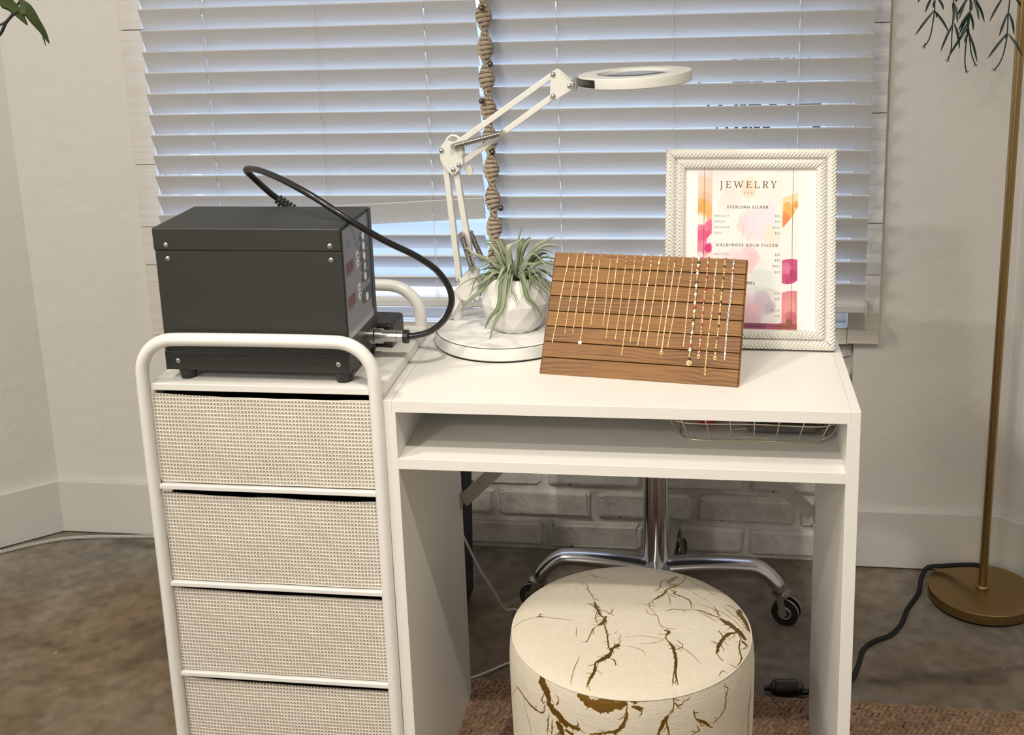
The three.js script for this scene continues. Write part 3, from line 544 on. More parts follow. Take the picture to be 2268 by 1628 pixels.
// ------------------------------------------------------------------ framed price list
{
  const W = 0.2562, H = 0.305, m = 0.0305, lean = 0.2659;
  const t = thing('picture_frame', 'white herringbone picture frame holding a floral price list, standing at the back of the desk', 'picture frame', [0.6367 - W / 2, 0.7512, -0.2411 - 0.0045], 0);
  t.rotation.order = 'YXZ'; t.rotation.set(-lean, -0.034, 0);
  const pearl = M([0.82, 0.80, 0.745], 0.45);
  function moulding(L) {                                  // heightfield of one mitred side, outer edge along x, inwards along -y
    const nq = 40, ns = Math.round(L / 0.00075), pos = [], idx = [];
    for (let j = 0; j <= nq; j++) {
      const q = j / nq * m, band = q < m * 0.49 ? q / (m * 0.49) : (q - m * 0.51) / (m * 0.49), second = q >= m * 0.49;
      for (let i = 0; i <= ns; i++) {
        const x = -L / 2 + q + i / ns * (L - 2 * q); let h = 0.004;
        const b = clamp(band);
        if (b > 0.04 && b < 0.96) {
          const dq = Math.abs(b - 0.5) * m * 0.49, ph = ((x + dq * 1.0) / 0.0056) % 1, f = ph < 0 ? ph + 1 : ph;
          h = 0.0075 + 0.003 * (1 - (2 * b - 1) ** 2) + 0.0023 * (f < 0.72 ? Math.sin(f / 0.72 * Math.PI) : -0.55);
        }
        if (second) h -= 0.0015;
        if (j === 0 || j === nq) h = 0;
        pos.push(x, -q, h);
      }
    }
    for (let j = 0; j < nq; j++) for (let i = 0; i < ns; i++) { const a = j * (ns + 1) + i; idx.push(a, a + ns + 1, a + 1, a + 1, a + ns + 1, a + ns + 2); }
    const g = new THREE.BufferGeometry(); g.setAttribute('position', new THREE.Float32BufferAttribute(pos, 3)); g.setIndex(idx); g.computeVertexNormals(); return g;
  }
  obj('moulding', [tr(moulding(W), 0, H, 0), tr(moulding(W), 0, 0, 0, 0, 0, Math.PI), tr(moulding(H), W / 2, H / 2, 0, 0, 0, -Math.PI / 2), tr(moulding(H), -W / 2, H / 2, 0, 0, 0, Math.PI / 2)], pearl, t);
  obj('backing', [rspan(-W / 2 + 0.0004, W / 2 - 0.0004, 0.0004, H - 0.0004, -0.006, -0.0008, 0.0005), rspan(-0.03, 0.03, 0.012, 0.20, -0.0085, -0.006, 0.0005)], M([0.05, 0.048, 0.045], 0.7), t);
  const ang = 0.52; obj('easel_leg', tr(rspan(-0.025, 0.025, -0.191, 0, -0.0022, 0, 0.0005), 0, 0.196, -0.0085, ang), M([0.05, 0.048, 0.045], 0.7), t);
  const poster = canvasTex(1024, 1276, (g, w, h) => {
    const X = (u) => u * w, Y = (v) => v * h; g.fillStyle = '#fbf9f7'; g.fillRect(0, 0, w, h);
    let s = 5; const q = () => { s = (s * 1664525 + 1013904223) >>> 0; return s / 4294967296; };
    const wash = (u, v, r, col, al, n = 7) => { g.fillStyle = col; for (let i = 0; i < n; i++) { g.globalAlpha = al; g.beginPath(); const pp = [...Array(11)].map((_, k) => { const a = k / 11 * Math.PI * 2, rr2 = r * w * (0.5 + 0.55 * q()) * (1 - i * 0.09); return [X(u) + Math.cos(a) * rr2, Y(v) + Math.sin(a) * rr2 * 1.25]; }), mid = (k) => [(pp[k % 11][0] + pp[(k + 1) % 11][0]) / 2, (pp[k % 11][1] + pp[(k + 1) % 11][1]) / 2]; g.moveTo(...mid(0)); for (let k = 1; k <= 11; k++) g.quadraticCurveTo(...pp[k % 11], ...mid(k)); g.fill(); } g.globalAlpha = 1; };
    const clip = (u0, u1, v0, v1, f) => { g.save(); g.beginPath(); g.rect(X(u0), Y(v0), X(u1 - u0), Y(v1 - v0)); g.clip(); f(); g.restore(); };
    clip(0.107, 0.86, 0.0, 1, () => { g.fillStyle = '#fdf6f2'; g.fillRect(0, 0, w, h); });
    clip(0.107, 0.216, 0.0, 1, () => {                   // left strip of blossom
      g.fillStyle = '#fbe3da'; g.fillRect(0, 0, w, h); wash(0.13, 0.02, 0.1, '#fdf0f2', 0.5); wash(0.17, 0.12, 0.12, '#fad0bd', 0.35); wash(0.16, 0.2, 0.09, '#f7bfa4', 0.4); wash(0.14, 0.27, 0.09, '#f9a84f', 0.55); wash(0.19, 0.27, 0.06, '#f5b46e', 0.5);
      wash(0.13, 0.34, 0.07, '#fdeee2', 0.6); wash(0.2, 0.36, 0.05, '#ef6d8c', 0.5); wash(0.13, 0.43, 0.09, '#ee5f8b', 0.55); wash(0.19, 0.42, 0.05, '#e94f84', 0.5); wash(0.14, 0.5, 0.07, '#f2879f', 0.5); wash(0.22, 0.46, 0.06, '#fdeef2', 0.7); wash(0.19, 0.5, 0.04, '#d92f76', 0.55); wash(0.12, 0.56, 0.05, '#fce3e8', 0.6); wash(0.16, 0.64, 0.1, '#f48f8f', 0.5); wash(0.15, 0.8, 0.12, '#f2a0a8', 0.4); wash(0.16, 0.93, 0.12, '#c9486f', 0.5);
    });
    clip(0.745, 0.86, 0.0, 1, () => {                    // right strip: an orange petal, a magenta bloom, a pink petal
      g.fillStyle = '#f5f3ee'; g.fillRect(0, 0, w, h);
      g.beginPath(); g.moveTo(X(0.74), Y(0.19)); g.lineTo(X(0.86), Y(0.155)); g.lineTo(X(0.86), Y(0.245)); g.lineTo(X(0.81), Y(0.31)); g.lineTo(X(0.745), Y(0.375)); g.closePath(); g.save(); g.clip();
      g.fillStyle = '#f6dcae'; g.fillRect(0, 0, w, h); wash(0.79, 0.27, 0.07, '#f4b360', 0.6); wash(0.77, 0.33, 0.06, '#e98a4f', 0.6); wash(0.85, 0.23, 0.03, '#f0a04e', 0.6); g.restore();
      g.beginPath(); g.moveTo(X(0.745), Y(0.57)); g.quadraticCurveTo(X(0.8), Y(0.555), X(0.86), Y(0.565)); g.lineTo(X(0.86), Y(0.69)); g.quadraticCurveTo(X(0.82), Y(0.725), X(0.745), Y(0.71)); g.closePath(); g.save(); g.clip(); g.fillStyle = '#cf4f80'; g.fillRect(0, 0, w, h); wash(0.78, 0.62, 0.05, '#e07ba0', 0.5); wash(0.83, 0.66, 0.05, '#b93a70', 0.5); wash(0.79, 0.69, 0.03, '#c23f78', 0.5); g.restore();
      g.beginPath(); g.moveTo(X(0.745), Y(0.768)); g.quadraticCurveTo(X(0.8), Y(0.75), X(0.86), Y(0.757)); g.lineTo(X(0.86), Y(1)); g.lineTo(X(0.745), Y(1)); g.closePath(); g.save(); g.clip(); g.fillStyle = '#e08a92'; g.fillRect(0, 0, w, h); wash(0.8, 0.85, 0.07, '#ea9d98', 0.5); wash(0.82, 0.92, 0.06, '#cd6a72', 0.5); wash(0.8, 0.95, 0.03, '#8d5a3e', 0.5); g.restore();
    });
    clip(0.107, 0.86, 0.955, 1, () => { g.fillStyle = '#b45a82'; g.fillRect(0, 0, w, h); wash(0.3, 0.98, 0.15, '#c4557f', 0.5); wash(0.55, 0.985, 0.1, '#8f4a6d', 0.5); wash(0.78, 0.985, 0.1, '#a5574f', 0.5); });
    // the card, with a faint wash of petals
    g.save(); g.beginPath(); const x0 = X(0.216), x1 = X(0.745), y1 = Y(0.957); g.moveTo(x0, 0); g.lineTo(x1, 0); g.lineTo(x1, y1 - 26); g.quadraticCurveTo(x1, y1, x1 - 26, y1); g.lineTo(x0, y1); g.closePath(); g.clip();
    g.fillStyle = '#fbf3f0'; g.fillRect(0, 0, w, h);
    wash(0.5, 0.13, 0.10, '#fbdcc4', 0.3); wash(0.35, 0.2, 0.12, '#fbe6e0', 0.4); wash(0.66, 0.14, 0.14, '#eeefea', 0.6); wash(0.48, 0.36, 0.09, '#f6cdd2', 0.35); wash(0.55, 0.35, 0.16, '#f4e1ea', 0.4); wash(0.62, 0.3, 0.12, '#efe6f0', 0.5); wash(0.66, 0.42, 0.09, '#f3e9da', 0.5); wash(0.5, 0.56, 0.12, '#f6c9d0', 0.3); wash(0.4, 0.6, 0.14, '#f9dfe2', 0.4); wash(0.62, 0.7, 0.14, '#eef0ee', 0.5); wash(0.6, 0.83, 0.1, '#d9c9d6', 0.35); wash(0.66, 0.86, 0.06, '#c6bcc8', 0.3); wash(0.5, 0.9, 0.14, '#f0c4d0', 0.35); wash(0.35, 0.85, 0.16, '#f7d5da', 0.4);
    g.strokeStyle = '#eeb7bd'; g.lineWidth = 3; g.globalAlpha = 0.5; for (const [a, b, c, d] of [[0.42, 0.30, 0.45, 0.46], [0.46, 0.28, 0.43, 0.45], [0.5, 0.53, 0.6, 0.58], [0.55, 0.3, 0.47, 0.47]]) { g.beginPath(); g.moveTo(X(a), Y(b)); g.quadraticCurveTo(X((a + c) / 2 + 0.03), Y((b + d) / 2), X(c), Y(d)); g.stroke(); } g.globalAlpha = 1; g.restore();
    g.strokeStyle = '#4b3a38'; g.lineWidth = 3; g.beginPath(); g.moveTo(X(0.155), 0); g.lineTo(X(0.153), Y(0.978)); g.stroke(); g.beginPath(); g.moveTo(X(0.822), 0); g.lineTo(X(0.818), Y(0.95)); g.quadraticCurveTo(X(0.818), Y(0.976), X(0.785), Y(0.976)); g.lineTo(X(0.155), Y(0.976)); g.stroke();
    const line = (txt, u, v, size, wd, al, font, col) => {   // letter-spaced, vertical centre at v, given width (or right aligned at u when wd is 0)
      g.font = font === 'bold' ? `bold ${size * 0.94}px sans-serif` : `${size}px ${font}`; g.fillStyle = col; g.textBaseline = 'alphabetic'; const ws = [...txt].map((c) => g.measureText(c).width), tot = ws.reduce((a, b) => a + b, 0), gap = wd ? (wd * w - tot) / (txt.length - 1) : 1.5;
      let x = al === 'c' ? X(u) - (wd * w) / 2 : al === 'r' ? X(u) - tot - gap * (txt.length - 1) : X(u); [...txt].forEach((c, i) => { g.fillText(c, x, Y(v) + size * 0.36); x += ws[i] + gap; });
    };
    const D = '#6a4641', G = '#75605c', N = '#4e4140';
    line('JEWELRY', 0.486, 0.105, 76, 0.43, 'c', 'serif', D); line('BAR', 0.486, 0.157, 25, 0.068, 'c', 'sans-serif', G);
    line('STERLING SILVER', 0.483, 0.244, 33, 0.312, 'c', 'bold', N);
    line('GOLD/ROSE GOLD FILLED', 0.480, 0.478, 33, 0.468, 'c', 'bold', N); line('ENAMEL', 0.478, 0.711, 33, 0.135, 'c', 'bold', N);
    const rows = [['BRACELET', '$50', 0.30], ['ANKLET', '$55', 0.335], ['NECKLACE', '$75+', 0.37], ['RING', '$25', 0.405], ['BRACELET', '$60', 0.536], ['ANKLET', '$65', 0.571], ['NECKLACE', '$80+', 0.606], ['RING', '$25', 0.642], ['BRACELET', '$30', 0.772], ['ANKLET', '$35', 0.807], ['', '$5-15', 0.877], ['', '$20', 0.912]];
    for (const [a, b, v] of rows) { line(a, 0.23, v, 24, 0, 'l', 'sans-serif', '#806e6b'); line(b, 0.732, v, 25, 0, 'r', 'sans-serif', '#564846'); }
  });
  const pg = new THREE.BoxGeometry(W - 2 * m + 0.004, H - 2 * m + 0.004, 0.0008); tr(pg, 0, H / 2, 0.0012);
  const pr = obj('price_list', pg, M([0.85, 0.85, 0.85], 0.6, { map: poster }), t); pr.userData.label = 'floral jewelry price list';
}

// ------------------------------------------------------------------ slatted wooden display board and the chains on it
const BO = { o: V(0.2037, 0.7502, -0.1206), u: V(0.9907, 0, 0.1361), e: V(0.0778, 0.8208, -0.5659), n: V(-0.1117, 0.5712, 0.8132), w: 0.2882, L: 0.19 };
const boardQ = new THREE.Quaternion().setFromRotationMatrix(new THREE.Matrix4().makeBasis(BO.u, BO.e, BO.n));
{
  const t = thing('display_board', 'leaning brown wooden display board of eight slats, with thin chains draped over it', 'display board'); t.position.copy(BO.o); t.quaternion.copy(boardQ);
  const woodMap = tex(1024, 1024, (u, v) => {
    const warp = 0.10 * (fbm(u, v, 2, 3, 3, 4) - 0.5) + 0.010 * (fbm(u, v, 14, 9, 2, 9) - 0.5), r = (v + warp) * 62, f = r - Math.floor(r), line = Math.pow(Math.abs(f - 0.5) * 2, 1.5);
    const fine = fbm(u, v, 5, 260, 3, 7), broad = fbm(u, v, 2, 6, 3, 2);
    let c = mix([0.56, 0.38, 0.165], [0.35, 0.215, 0.075], clamp(line * 0.8 * clamp((fbm(u, v, 3, 5, 2, 12) - 0.3) * 3) + (broad - 0.5) * 0.7 + 0.12)); c = mix(c, [0.22, 0.125, 0.04], clamp((fine - 0.56) * 3.2) * 0.6);
    return c;
  }, true, 1 / 0.35);
  const wood = P([1, 1, 1], 0.44, { map: woodMap, specularIntensity: 0.6, bumpMap: tex(512, 512, (u, v) => fbm(u, v, 5, 160, 3, 7), false, 1 / 0.35), bumpScale: 0.0004 });
  const cut = [0, 0.0257, 0.0495, 0.0733, 0.0970, 0.1208, 0.1440, 0.1672, 0.1900];
  for (let i = 0; i < 8; i++) {
    const y0 = cut[i] + (i ? 0.0007 : 0), y1 = cut[i + 1] - (i < 7 ? 0.0007 : 0), c = 0.0022;
    // chamfered right, left (and bottom) edges
    const sh = new THREE.Shape(); sh.moveTo(0.0002, -0.0085); sh.lineTo(BO.w - 0.0002, -0.0085); sh.lineTo(BO.w, -c); sh.lineTo(BO.w - c, 0); sh.lineTo(c, 0); sh.lineTo(0, -c); sh.closePath();
    const g = new THREE.ExtrudeGeometry(sh, { depth: y1 - y0 - 0.0006, bevelEnabled: true, bevelSize: 0.0003, bevelThickness: 0.0003, bevelSegments: 1 }); g.applyMatrix4(new THREE.Matrix4().set(1, 0, 0, 0, 0, 0, 1, y0 + 0.0003, 0, 1, 0, 0, 0, 0, 0, 1)); g.index || 0;
    const pos = g.attributes.position; for (let k = 0; k < pos.count; k += 3) for (const a of [g.attributes.position]) { const tmp = [a.getX(k + 1), a.getY(k + 1), a.getZ(k + 1)]; a.setXYZ(k + 1, a.getX(k + 2), a.getY(k + 2), a.getZ(k + 2)); a.setXYZ(k + 2, ...tmp); }
    g.computeVertexNormals(); const mg = metreUV(g), uv = mg.attributes.uv, off = [0.02, 0.31, 0.20, 0.12, 0.26, 0.07, 0.165, 0.045][i], uo = rr(0, 0.3); for (let k = 0; k < uv.count; k++) uv.setXY(k, uv.getX(k) + uo, uv.getY(k) + off);
    obj('slat', mg, wood, t);
  }
  const dark = M([0.05, 0.028, 0.018], 0.7);
  obj('backing', rspan(0.003, BO.w - 0.003, 0.006, BO.L - 0.002, -0.0148, -0.0087, 0.0005), dark, t);
  obj('back_leg', tr(rspan(-0.04, 0.04, -0.117, 0, -0.005, 0, 0.0005), BO.w / 2, 0.15, -0.0148, 0.95), dark, t);
}
const linkGeo = (len, wid, wire) => { const g = new THREE.TorusGeometry(1, 1, 5, 10), p = g.attributes.position; for (let i = 0; i < p.count; i++) { const z = p.getZ(i), x = p.getX(i), y = p.getY(i), r = Math.hypot(x, y), a = Math.atan2(y, x), d = r - 1; p.setXYZ(i, Math.cos(a) * (wid / 2 - wire + d * wire), Math.sin(a) * (len / 2 - wire + d * wire), z * wire); } g.computeVertexNormals(); return clean(g); };
function chain(label, kind, s0, t0, s1, t1) {            // hangs from the board's top edge (s0, t0) down to (s1, t1)
  const c = thing('necklace_chain', label, 'chain', [0, 0, 0], 0, 'chains draped over the wooden board'); c.position.copy(BO.o); c.quaternion.copy(boardQ);
  const K = { fine: [0.0030, 0.0013, 0.00028], thin: [0.0034, 0.0017, 0.00034], twist: [0.0036, 0.0021, 0.0005], clip: [0.0056, 0.0026, 0.00045], silver: [0.0050, 0.0030, 0.0006], bead: [0.0044, 0.0026, 0.0005] }[kind.k];
  const base = linkGeo(...K), parts = [], beads = {}, pts = [];
  const mats = { gold, rose: roseGold, silver }, step = (K[0] - 2 * K[2]) * 0.94;
  // path: from the back of the board, over the top edge, then straight down the front with a slight wander
  const lift = 0.0012, P0 = V(s0 - 0.001, BO.L - 0.02, -0.0165), P1 = V(s0, BO.L + lift, -0.009), P2 = V(s0, BO.L + lift, -0.001), P3 = V(s0, BO.L - 0.003, lift);
  const wob = rr(0.4, 1.0) * (kind.w ?? 1); pts.push(P0, P1, P2, P3);
  for (let i = 1; i <= 10; i++) { const f = i / 10; pts.push(V(s0 + (s1 - s0) * f + 0.0005 * wob * Math.sin(f * 9 + s0 * 300), t0 - 0.003 + (t1 - t0 + 0.003) * f, lift)); }
  const cv = new THREE.CatmullRomCurve3(pts, false, 'centripetal'), len = cv.getLength(), n = Math.floor(len / step);
  for (let i = 0; i <= n; i++) {
    const f = i / n, p = cv.getPointAt(f), d = cv.getTangentAt(f), q = new THREE.Quaternion().setFromUnitVectors(V(0, 1, 0), d), tw = new THREE.Quaternion().setFromAxisAngle(V(0, 1, 0), (i % 2 ? 0.85 : -0.7) + rr(-0.2, 0.2));
    parts.push(base.clone().applyMatrix4(new THREE.Matrix4().compose(p, q.multiply(tw), V(1, 1, 1))));
    const b = kind.beads?.(i, n); if (b) { const s = new THREE.SphereGeometry(b[1], 10, 7); s.scale(1, 1.15, 0.8); s.translate(p.x, p.y, Math.max(p.z, p.y > BO.L ? p.z : b[1] * 0.8)); (beads[b[0]] ??= []).push(s); }
  }
  obj('links', parts, mats[kind.m || 'gold'], c);
  const bm = { pearl: P([0.85, 0.82, 0.76], 0.2, { clearcoat: 1 }), black: P([0.02, 0.02, 0.025], 0.12, { clearcoat: 1 }), red: P([0.45, 0.03, 0.05], 0.15, { clearcoat: 1 }), gold, green: P([0.20, 0.30, 0.26], 0.2, { clearcoat: 1 }) };
  for (const k in beads) obj('beads', beads[k], bm[k], c);
  if (kind.end === 'heart') { const s = new THREE.Shape(); s.moveTo(0, -0.0032); s.bezierCurveTo(-0.0045, 0, -0.0025, 0.0032, 0, 0.0014); s.bezierCurveTo(0.0025, 0.0032, 0.0045, 0, 0, -0.0032); obj('charm', new THREE.ExtrudeGeometry(s, { depth: 0.0008, bevelSize: 0.0003, bevelThickness: 0.0003, bevelSegments: 1 }).translate(s1, t1 - 0.003, 0.0006), gold, c); }
  if (kind.end === 'ring') obj('charm', [new THREE.TorusGeometry(0.0034, 0.0009, 8, 20).translate(s1, t1 - 0.003, 0.0012), tr(new THREE.SphereGeometry(0.0023, 12, 8), s1, t1 - 0.003, 0.0016)], gold, c);
  if (kind.end === 'loop') obj('end_link', new THREE.TorusGeometry(0.0022, 0.0006, 6, 16).scale(0.8, 1.25, 1).translate(s1, t1 - 0.002, 0.0010), gold, c);
  return c;
}
{
  const every = (k, n, r) => (i, N) => (i % n === 2 ? [k, r] : null);
  const start = (k, r) => (i) => (i === 11 ? [k, r] : null);
  const seq = (a, n, r) => (i) => (i % n === 0 ? [a[Math.floor(i / n) % a.length], r * (0.85 + 0.3 * ((i * 37 % 10) / 10))] : null);
  const f = { k: 'fine' }, th = { k: 'thin' };
  chain('thick twisted gold chain, nearest the left edge of the wooden board', { k: 'twist' }, 0.0230, 0.1909, 0.0139, 0.0486);
  chain('fine gold chain, second from the left edge of the wooden board', f, 0.0359, 0.1899, 0.0309, 0.0642);
  chain('gold chain with one white pearl bead at the top, third from the left edge', { k: 'thin', beads: start('pearl', 0.0017) }, 0.0457, 0.1895, 0.0432, 0.0656);
  chain('gold chain ending in a small heart charm, fourth from the left edge', { k: 'thin', end: 'heart' }, 0.0600, 0.1894, 0.0555, 0.0535);
  chain('short fine gold chain just right of the chain with the heart charm', f, 0.0708, 0.1898, 0.0691, 0.0787);
  chain('short fine gold chain, sixth from the left edge of the board', f, 0.0866, 0.1897, 0.0868, 0.0783);
  chain('smooth thin gold chain hanging straight, seventh from the left edge', f, 0.0978, 0.1897, 0.0934, 0.0600);
  chain('fine gold chain, eighth from the left, beside the smooth straight chain', f, 0.1110, 0.1893, 0.1076, 0.0595);
  chain('long fine gold chain reaching past the sixth groove, ninth from the left', th, 0.1239, 0.1893, 0.1189, 0.0367);
  chain('gold chain with a white pearl at the board edge, tenth from the left', { k: 'thin', beads: start('pearl', 0.0021) }, 0.1363, 0.1896, 0.1299, 0.0552);
  chain('pale twisted gold chain in the middle of the board, eleventh from the left', { k: 'twist' }, 0.1486, 0.1893, 0.1412, 0.0523);
  chain('gold chain with two small pearls near its top, twelfth from the left', { k: 'thin', beads: (i) => (i === 12 || i === 17 ? ['pearl', 0.0018] : null) }, 0.1606, 0.1891, 0.1528, 0.0538);
  chain('fine gold chain right of the chain with two pearls', f, 0.1737, 0.1889, 0.1690, 0.0534);
  chain('knotted gold chain ending in a small loop, fourteenth from the left', { k: 'twist', end: 'loop' }, 0.1837, 0.1886, 0.1760, 0.0446);
  chain('thin gold chain, seventh from the right edge of the board', th, 0.1952, 0.1883, 0.1848, 0.0523);
  chain('dark twisted gold chain left of the chunky beaded chain', { k: 'twist', m: 'rose' }, 0.2094, 0.1885, 0.2067, 0.0551);
  chain('chunky chain of mixed pearl, black and gold beads with a round end charm', { k: 'bead', end: 'ring', beads: seq(['pearl', 'gold', 'black', 'pearl', 'green', 'pearl', 'gold', 'pearl', 'red'], 2, 0.0021) }, 0.2184, 0.1886, 0.2169, 0.0330);
  chain('rose gold chain with small dark red beads, fourth from the right edge', { k: 'clip', m: 'rose', end: 'loop', beads: every('red', 4, 0.0017) }, 0.2315, 0.1884, 0.2294, 0.0425);
  chain('longest gold paperclip chain with red accents, third from the right edge', { k: 'clip', beads: every('red', 6, 0.0011) }, 0.2445, 0.1882, 0.2402, 0.0157);
  chain('gold chain with scattered black beads, second from the right edge', { k: 'clip', end: 'loop', beads: every('black', 4, 0.0016) }, 0.2561, 0.1885, 0.2528, 0.0420);
  chain('silver link chain, nearest the right edge of the wooden board', { k: 'silver', m: 'silver' }, 0.2687, 0.1881, 0.2658, 0.0388);
}

// ------------------------------------------------------------------ macrame strand with bells, hanging between the blinds
{
  const t = thing('macrame_hanging', 'beige knotted macrame strand with small bells, hanging in front of the blinds', 'macrame', [0.0048, 0, -0.878]);
  const cord = M([0.56, 0.46, 0.345], 0.9, { bumpMap: tex(128, 128, (u, v) => 0.5 + 0.5 * Math.sin((u * 6 + v * 14) * Math.PI * 2), false, 1), bumpScale: 0.0006 });
  const top = 1.62, step = 0.0093, per = 6.7, parts = [], sx = (y) => 0.0105 * (1.26 - y), ph0 = (1.168 / step) * Math.PI / per;
  for (let k = 0, y = top; y > 0.70; k++, y -= step) {
    const a = -(y / step) * Math.PI / per + ph0 + Math.PI * 0, g = new THREE.TorusGeometry(1, 0.36, 8, 20), p = g.attributes.position;
    for (let i = 0; i < p.count; i++) {                   // flattened loop, one side carried higher than the other
      const x = p.getX(i), yy = p.getY(i), z = p.getZ(i), ang = Math.atan2(yy, x), d = Math.hypot(x, yy) - 1;
      p.setXYZ(i, Math.cos(ang) * (0.0132 + d * 0.0115), z * 0.0128 + 0.0022 * Math.cos(ang) * Math.sign(Math.sin(ang)), Math.sin(ang) * (0.0048 + d * 0.0105));
    }
    g.computeVertexNormals(); parts.push(tr(g, sx(y), y, 0, 0, a, 0));
  }
  parts.push(rod(V(sx(top), top, 0), V(sx(0.70), 0.70, 0), 0.0055, 8));
  obj('knotted_cord', parts, cord, t);
  const bm = M([0.20, 0.16, 0.115], 0.32, { metalness: 1 });
  for (const [x, y] of [[0.0040, 1.2425], [0.0172, 1.1316], [-0.0040, 1.0575], [0.0148, 0.9525], [0.0275, 0.835]]) {
    const b = obj('bell', [new THREE.SphereGeometry(0.0058, 16, 12).translate(x - 0.0048, y, 0.0125), new THREE.TorusGeometry(0.0022, 0.0007, 6, 12).translate(x - 0.0048, y + 0.0066, 0.0125)], bm, t);
    obj('bell_slot', [box(0.0086, 0.0009, 0.0034, x - 0.0048, y - 0.0034, 0.0160)], blackPlastic, b);
  }
}

// ------------------------------------------------------------------ pouf with gold foil veins
{
  const H = 0.378, R = 0.178, t = thing('pouf', 'round cream velvet pouf with gold foil veins, standing half under the desk', 'pouf', [0.336, 0.012, -0.062]);
  const tops = [], sides = [];
  const vein = (set, w, ...p) => { const q = []; for (let i = 0; i < p.length; i += 2) q.push([p[i], p[i + 1]]); set.push([w, q]); };
    vein(tops, 3, -534, -713, -411, -715, -324, -663, -238, -612, -175, -569);
    vein(tops, 7, -393, -696, -323, -649);
    vein(tops, 2, -407, -675, -543, -603, -677, -522, -775, -407);
    vein(tops, 1.5, -562, -591, -632, -487, -709, -451);
    vein(tops, 3, -961, 129, -889, 61, -786, 34);
    vein(tops, 8, -786, 34, -724, 22);
    vein(tops, 6, -758, 22, -750, -23);
    vein(tops, 3, -724, 22, -619, 52, -471, 86);
    vein(tops, 4, -467, -557, -406, -505, -388, -415, -345, -325, -316, -218);
    vein(tops, 10, -316, -218, -295, -147, -275, -87, -239, 6, -209, 21);
    vein(tops, 5, -377, -185, -319, -145, -286, -95);
    vein(tops, 5, -276, -96, -196, -59, -175, -35, -142, -109);
    vein(tops, 12, -201, 3, -213, 90, -255, 154);
    vein(tops, 4, -283, -60, -283, 45, -263, 112);
    vein(tops, 5, -255, 154, -289, 199, -305, 284, -327, 401);
    vein(tops, 8, -207, 107, -185, 206, -163, 303, -150, 415, -132, 477);
    vein(tops, 16, -136, 477, -85, 425, -60, 398);
    vein(tops, 14, -112, 443, -140, 556, -190, 608, -232, 643);
    vein(tops, 10, -233, 628, -232, 749, -260, 826, -272, 894);
    vein(tops, 4, -129, 578, -86, 613, -77, 673);
    vein(tops, 2, -427, 188, -417, 312);
    vein(tops, 2, -111, 257, -93, 213);
    vein(tops, 2, -72, 351, -60, 260);
    vein(tops, 2, -13, 409, 52, 427, 126, 467, 147, 527);
    vein(tops, 3, 175, -880, 218, -823, 279, -819, 361, -787);
    vein(tops, 14, 372, -768, 323, -675, 285, -603);
    vein(tops, 6, 323, -675, 235, -627, 224, -511, 192, -433);
    vein(tops, 5, 411, -811, 438, -725, 414, -644, 366, -563);
    vein(tops, 9, 286, -594, 360, -581, 327, -530, 279, -479);
    vein(tops, 5, 412, -762, 473, -748, 504, -672, 603, -585, 695, -444);
    vein(tops, 2, 386, -555, 455, -524, 545, -429, 637, -337);
    vein(tops, 9, 279, -479, 266, -412, 215, -342, 173, -283);
    vein(tops, 8, 289, -489, 363, -458, 349, -420, 428, -372, 482, -313, 498, -189);
    vein(tops, 3, 286, -414, 312, -333, 320, -225);
    vein(tops, 3, 290, -433, 331, -381, 375, -357);
    vein(tops, 4, 173, -283, 147, -217, 158, -173);
    vein(tops, 2, 45, -216, 123, -206, 175, -122, 216, -47);
    vein(tops, 3, 121, -152, 148, -66, 216, -47, 239, 63, 279, 160);
    vein(tops, 2, 254, 95, 306, 132, 367, 134);
    vein(tops, 10, 279, 160, 321, 180, 296, 241);
    vein(tops, 4, 285, -124, 346, -165, 441, -165, 508, -172);
    vein(tops, 8, 508, -181, 603, -163, 687, -119, 725, -105);
    vein(tops, 3, 526, -299, 679, -224, 819, -132, 944, 60);
    vein(tops, 20, 725, -88, 798, -27, 862, 35, 932, 144);
    vein(tops, 6, 679, -278, 707, -191, 725, -105);
    vein(tops, 3, 565, -151, 650, -81, 705, -35);
    vein(tops, 18, 910, -327, 888, -244, 932, -143, 965, -9);
    vein(tops, 4, 776, -341, 852, -303, 889, -262);
    vein(tops, 3, 766, -295, 821, -202, 894, -122, 954, 26);
    vein(tops, 12, 861, 69, 795, 125, 739, 229, 710, 329, 696, 409);
    vein(tops, 5, 713, 92, 758, 186);
    vein(tops, 4, 652, 246, 711, 280);
    vein(tops, 7, 896, 132, 874, 264, 889, 374, 859, 470, 832, 496);
    vein(tops, 12, 895, 165, 939, 209);
    vein(tops, 3, 711, 637, 742, 581, 773, 578);
    vein(tops, 5, 296, 241, 302, 289);
    vein(tops, 2, -20, 297, 80, 266, 200, 275, 284, 299);
    vein(tops, 2, 99, 374, 185, 353, 257, 318, 297, 290);
    vein(tops, 9, 302, 289, 349, 365, 369, 442, 385, 565, 384, 701, 404, 816);
    vein(tops, 3, 349, 349, 431, 389, 495, 445, 576, 561);
    vein(tops, 5, 369, 426, 431, 373, 426, 325);
    vein(tops, 4, 374, 657, 365, 835);
    vein(tops, 3, -364, 579, -388, 705, -402, 826, -406, 871);
    vein(sides, 30, -407, 383, -400, 371, -372, 363, -353, 348);
    vein(sides, 26, -367, 347, -327, 339, -277, 329, -253, 323);
    vein(sides, 8, -626, 328, -545, 327, -465, 322, -399, 324, -376, 333);
    vein(sides, 5, -387, 357, -397, 343, -382, 340);
    vein(sides, 6, -313, 348, -299, 356);
    vein(sides, 22, -316, 322, -291, 316, -285, 305);
    vein(sides, 14, -265, 329, -218, 325, -190, 326);
    vein(sides, 10, -266, 316, -219, 314);
    vein(sides, 5, -352, 330, -364, 311, -370, 293);
    vein(sides, 5, -335, 323, -344, 297);
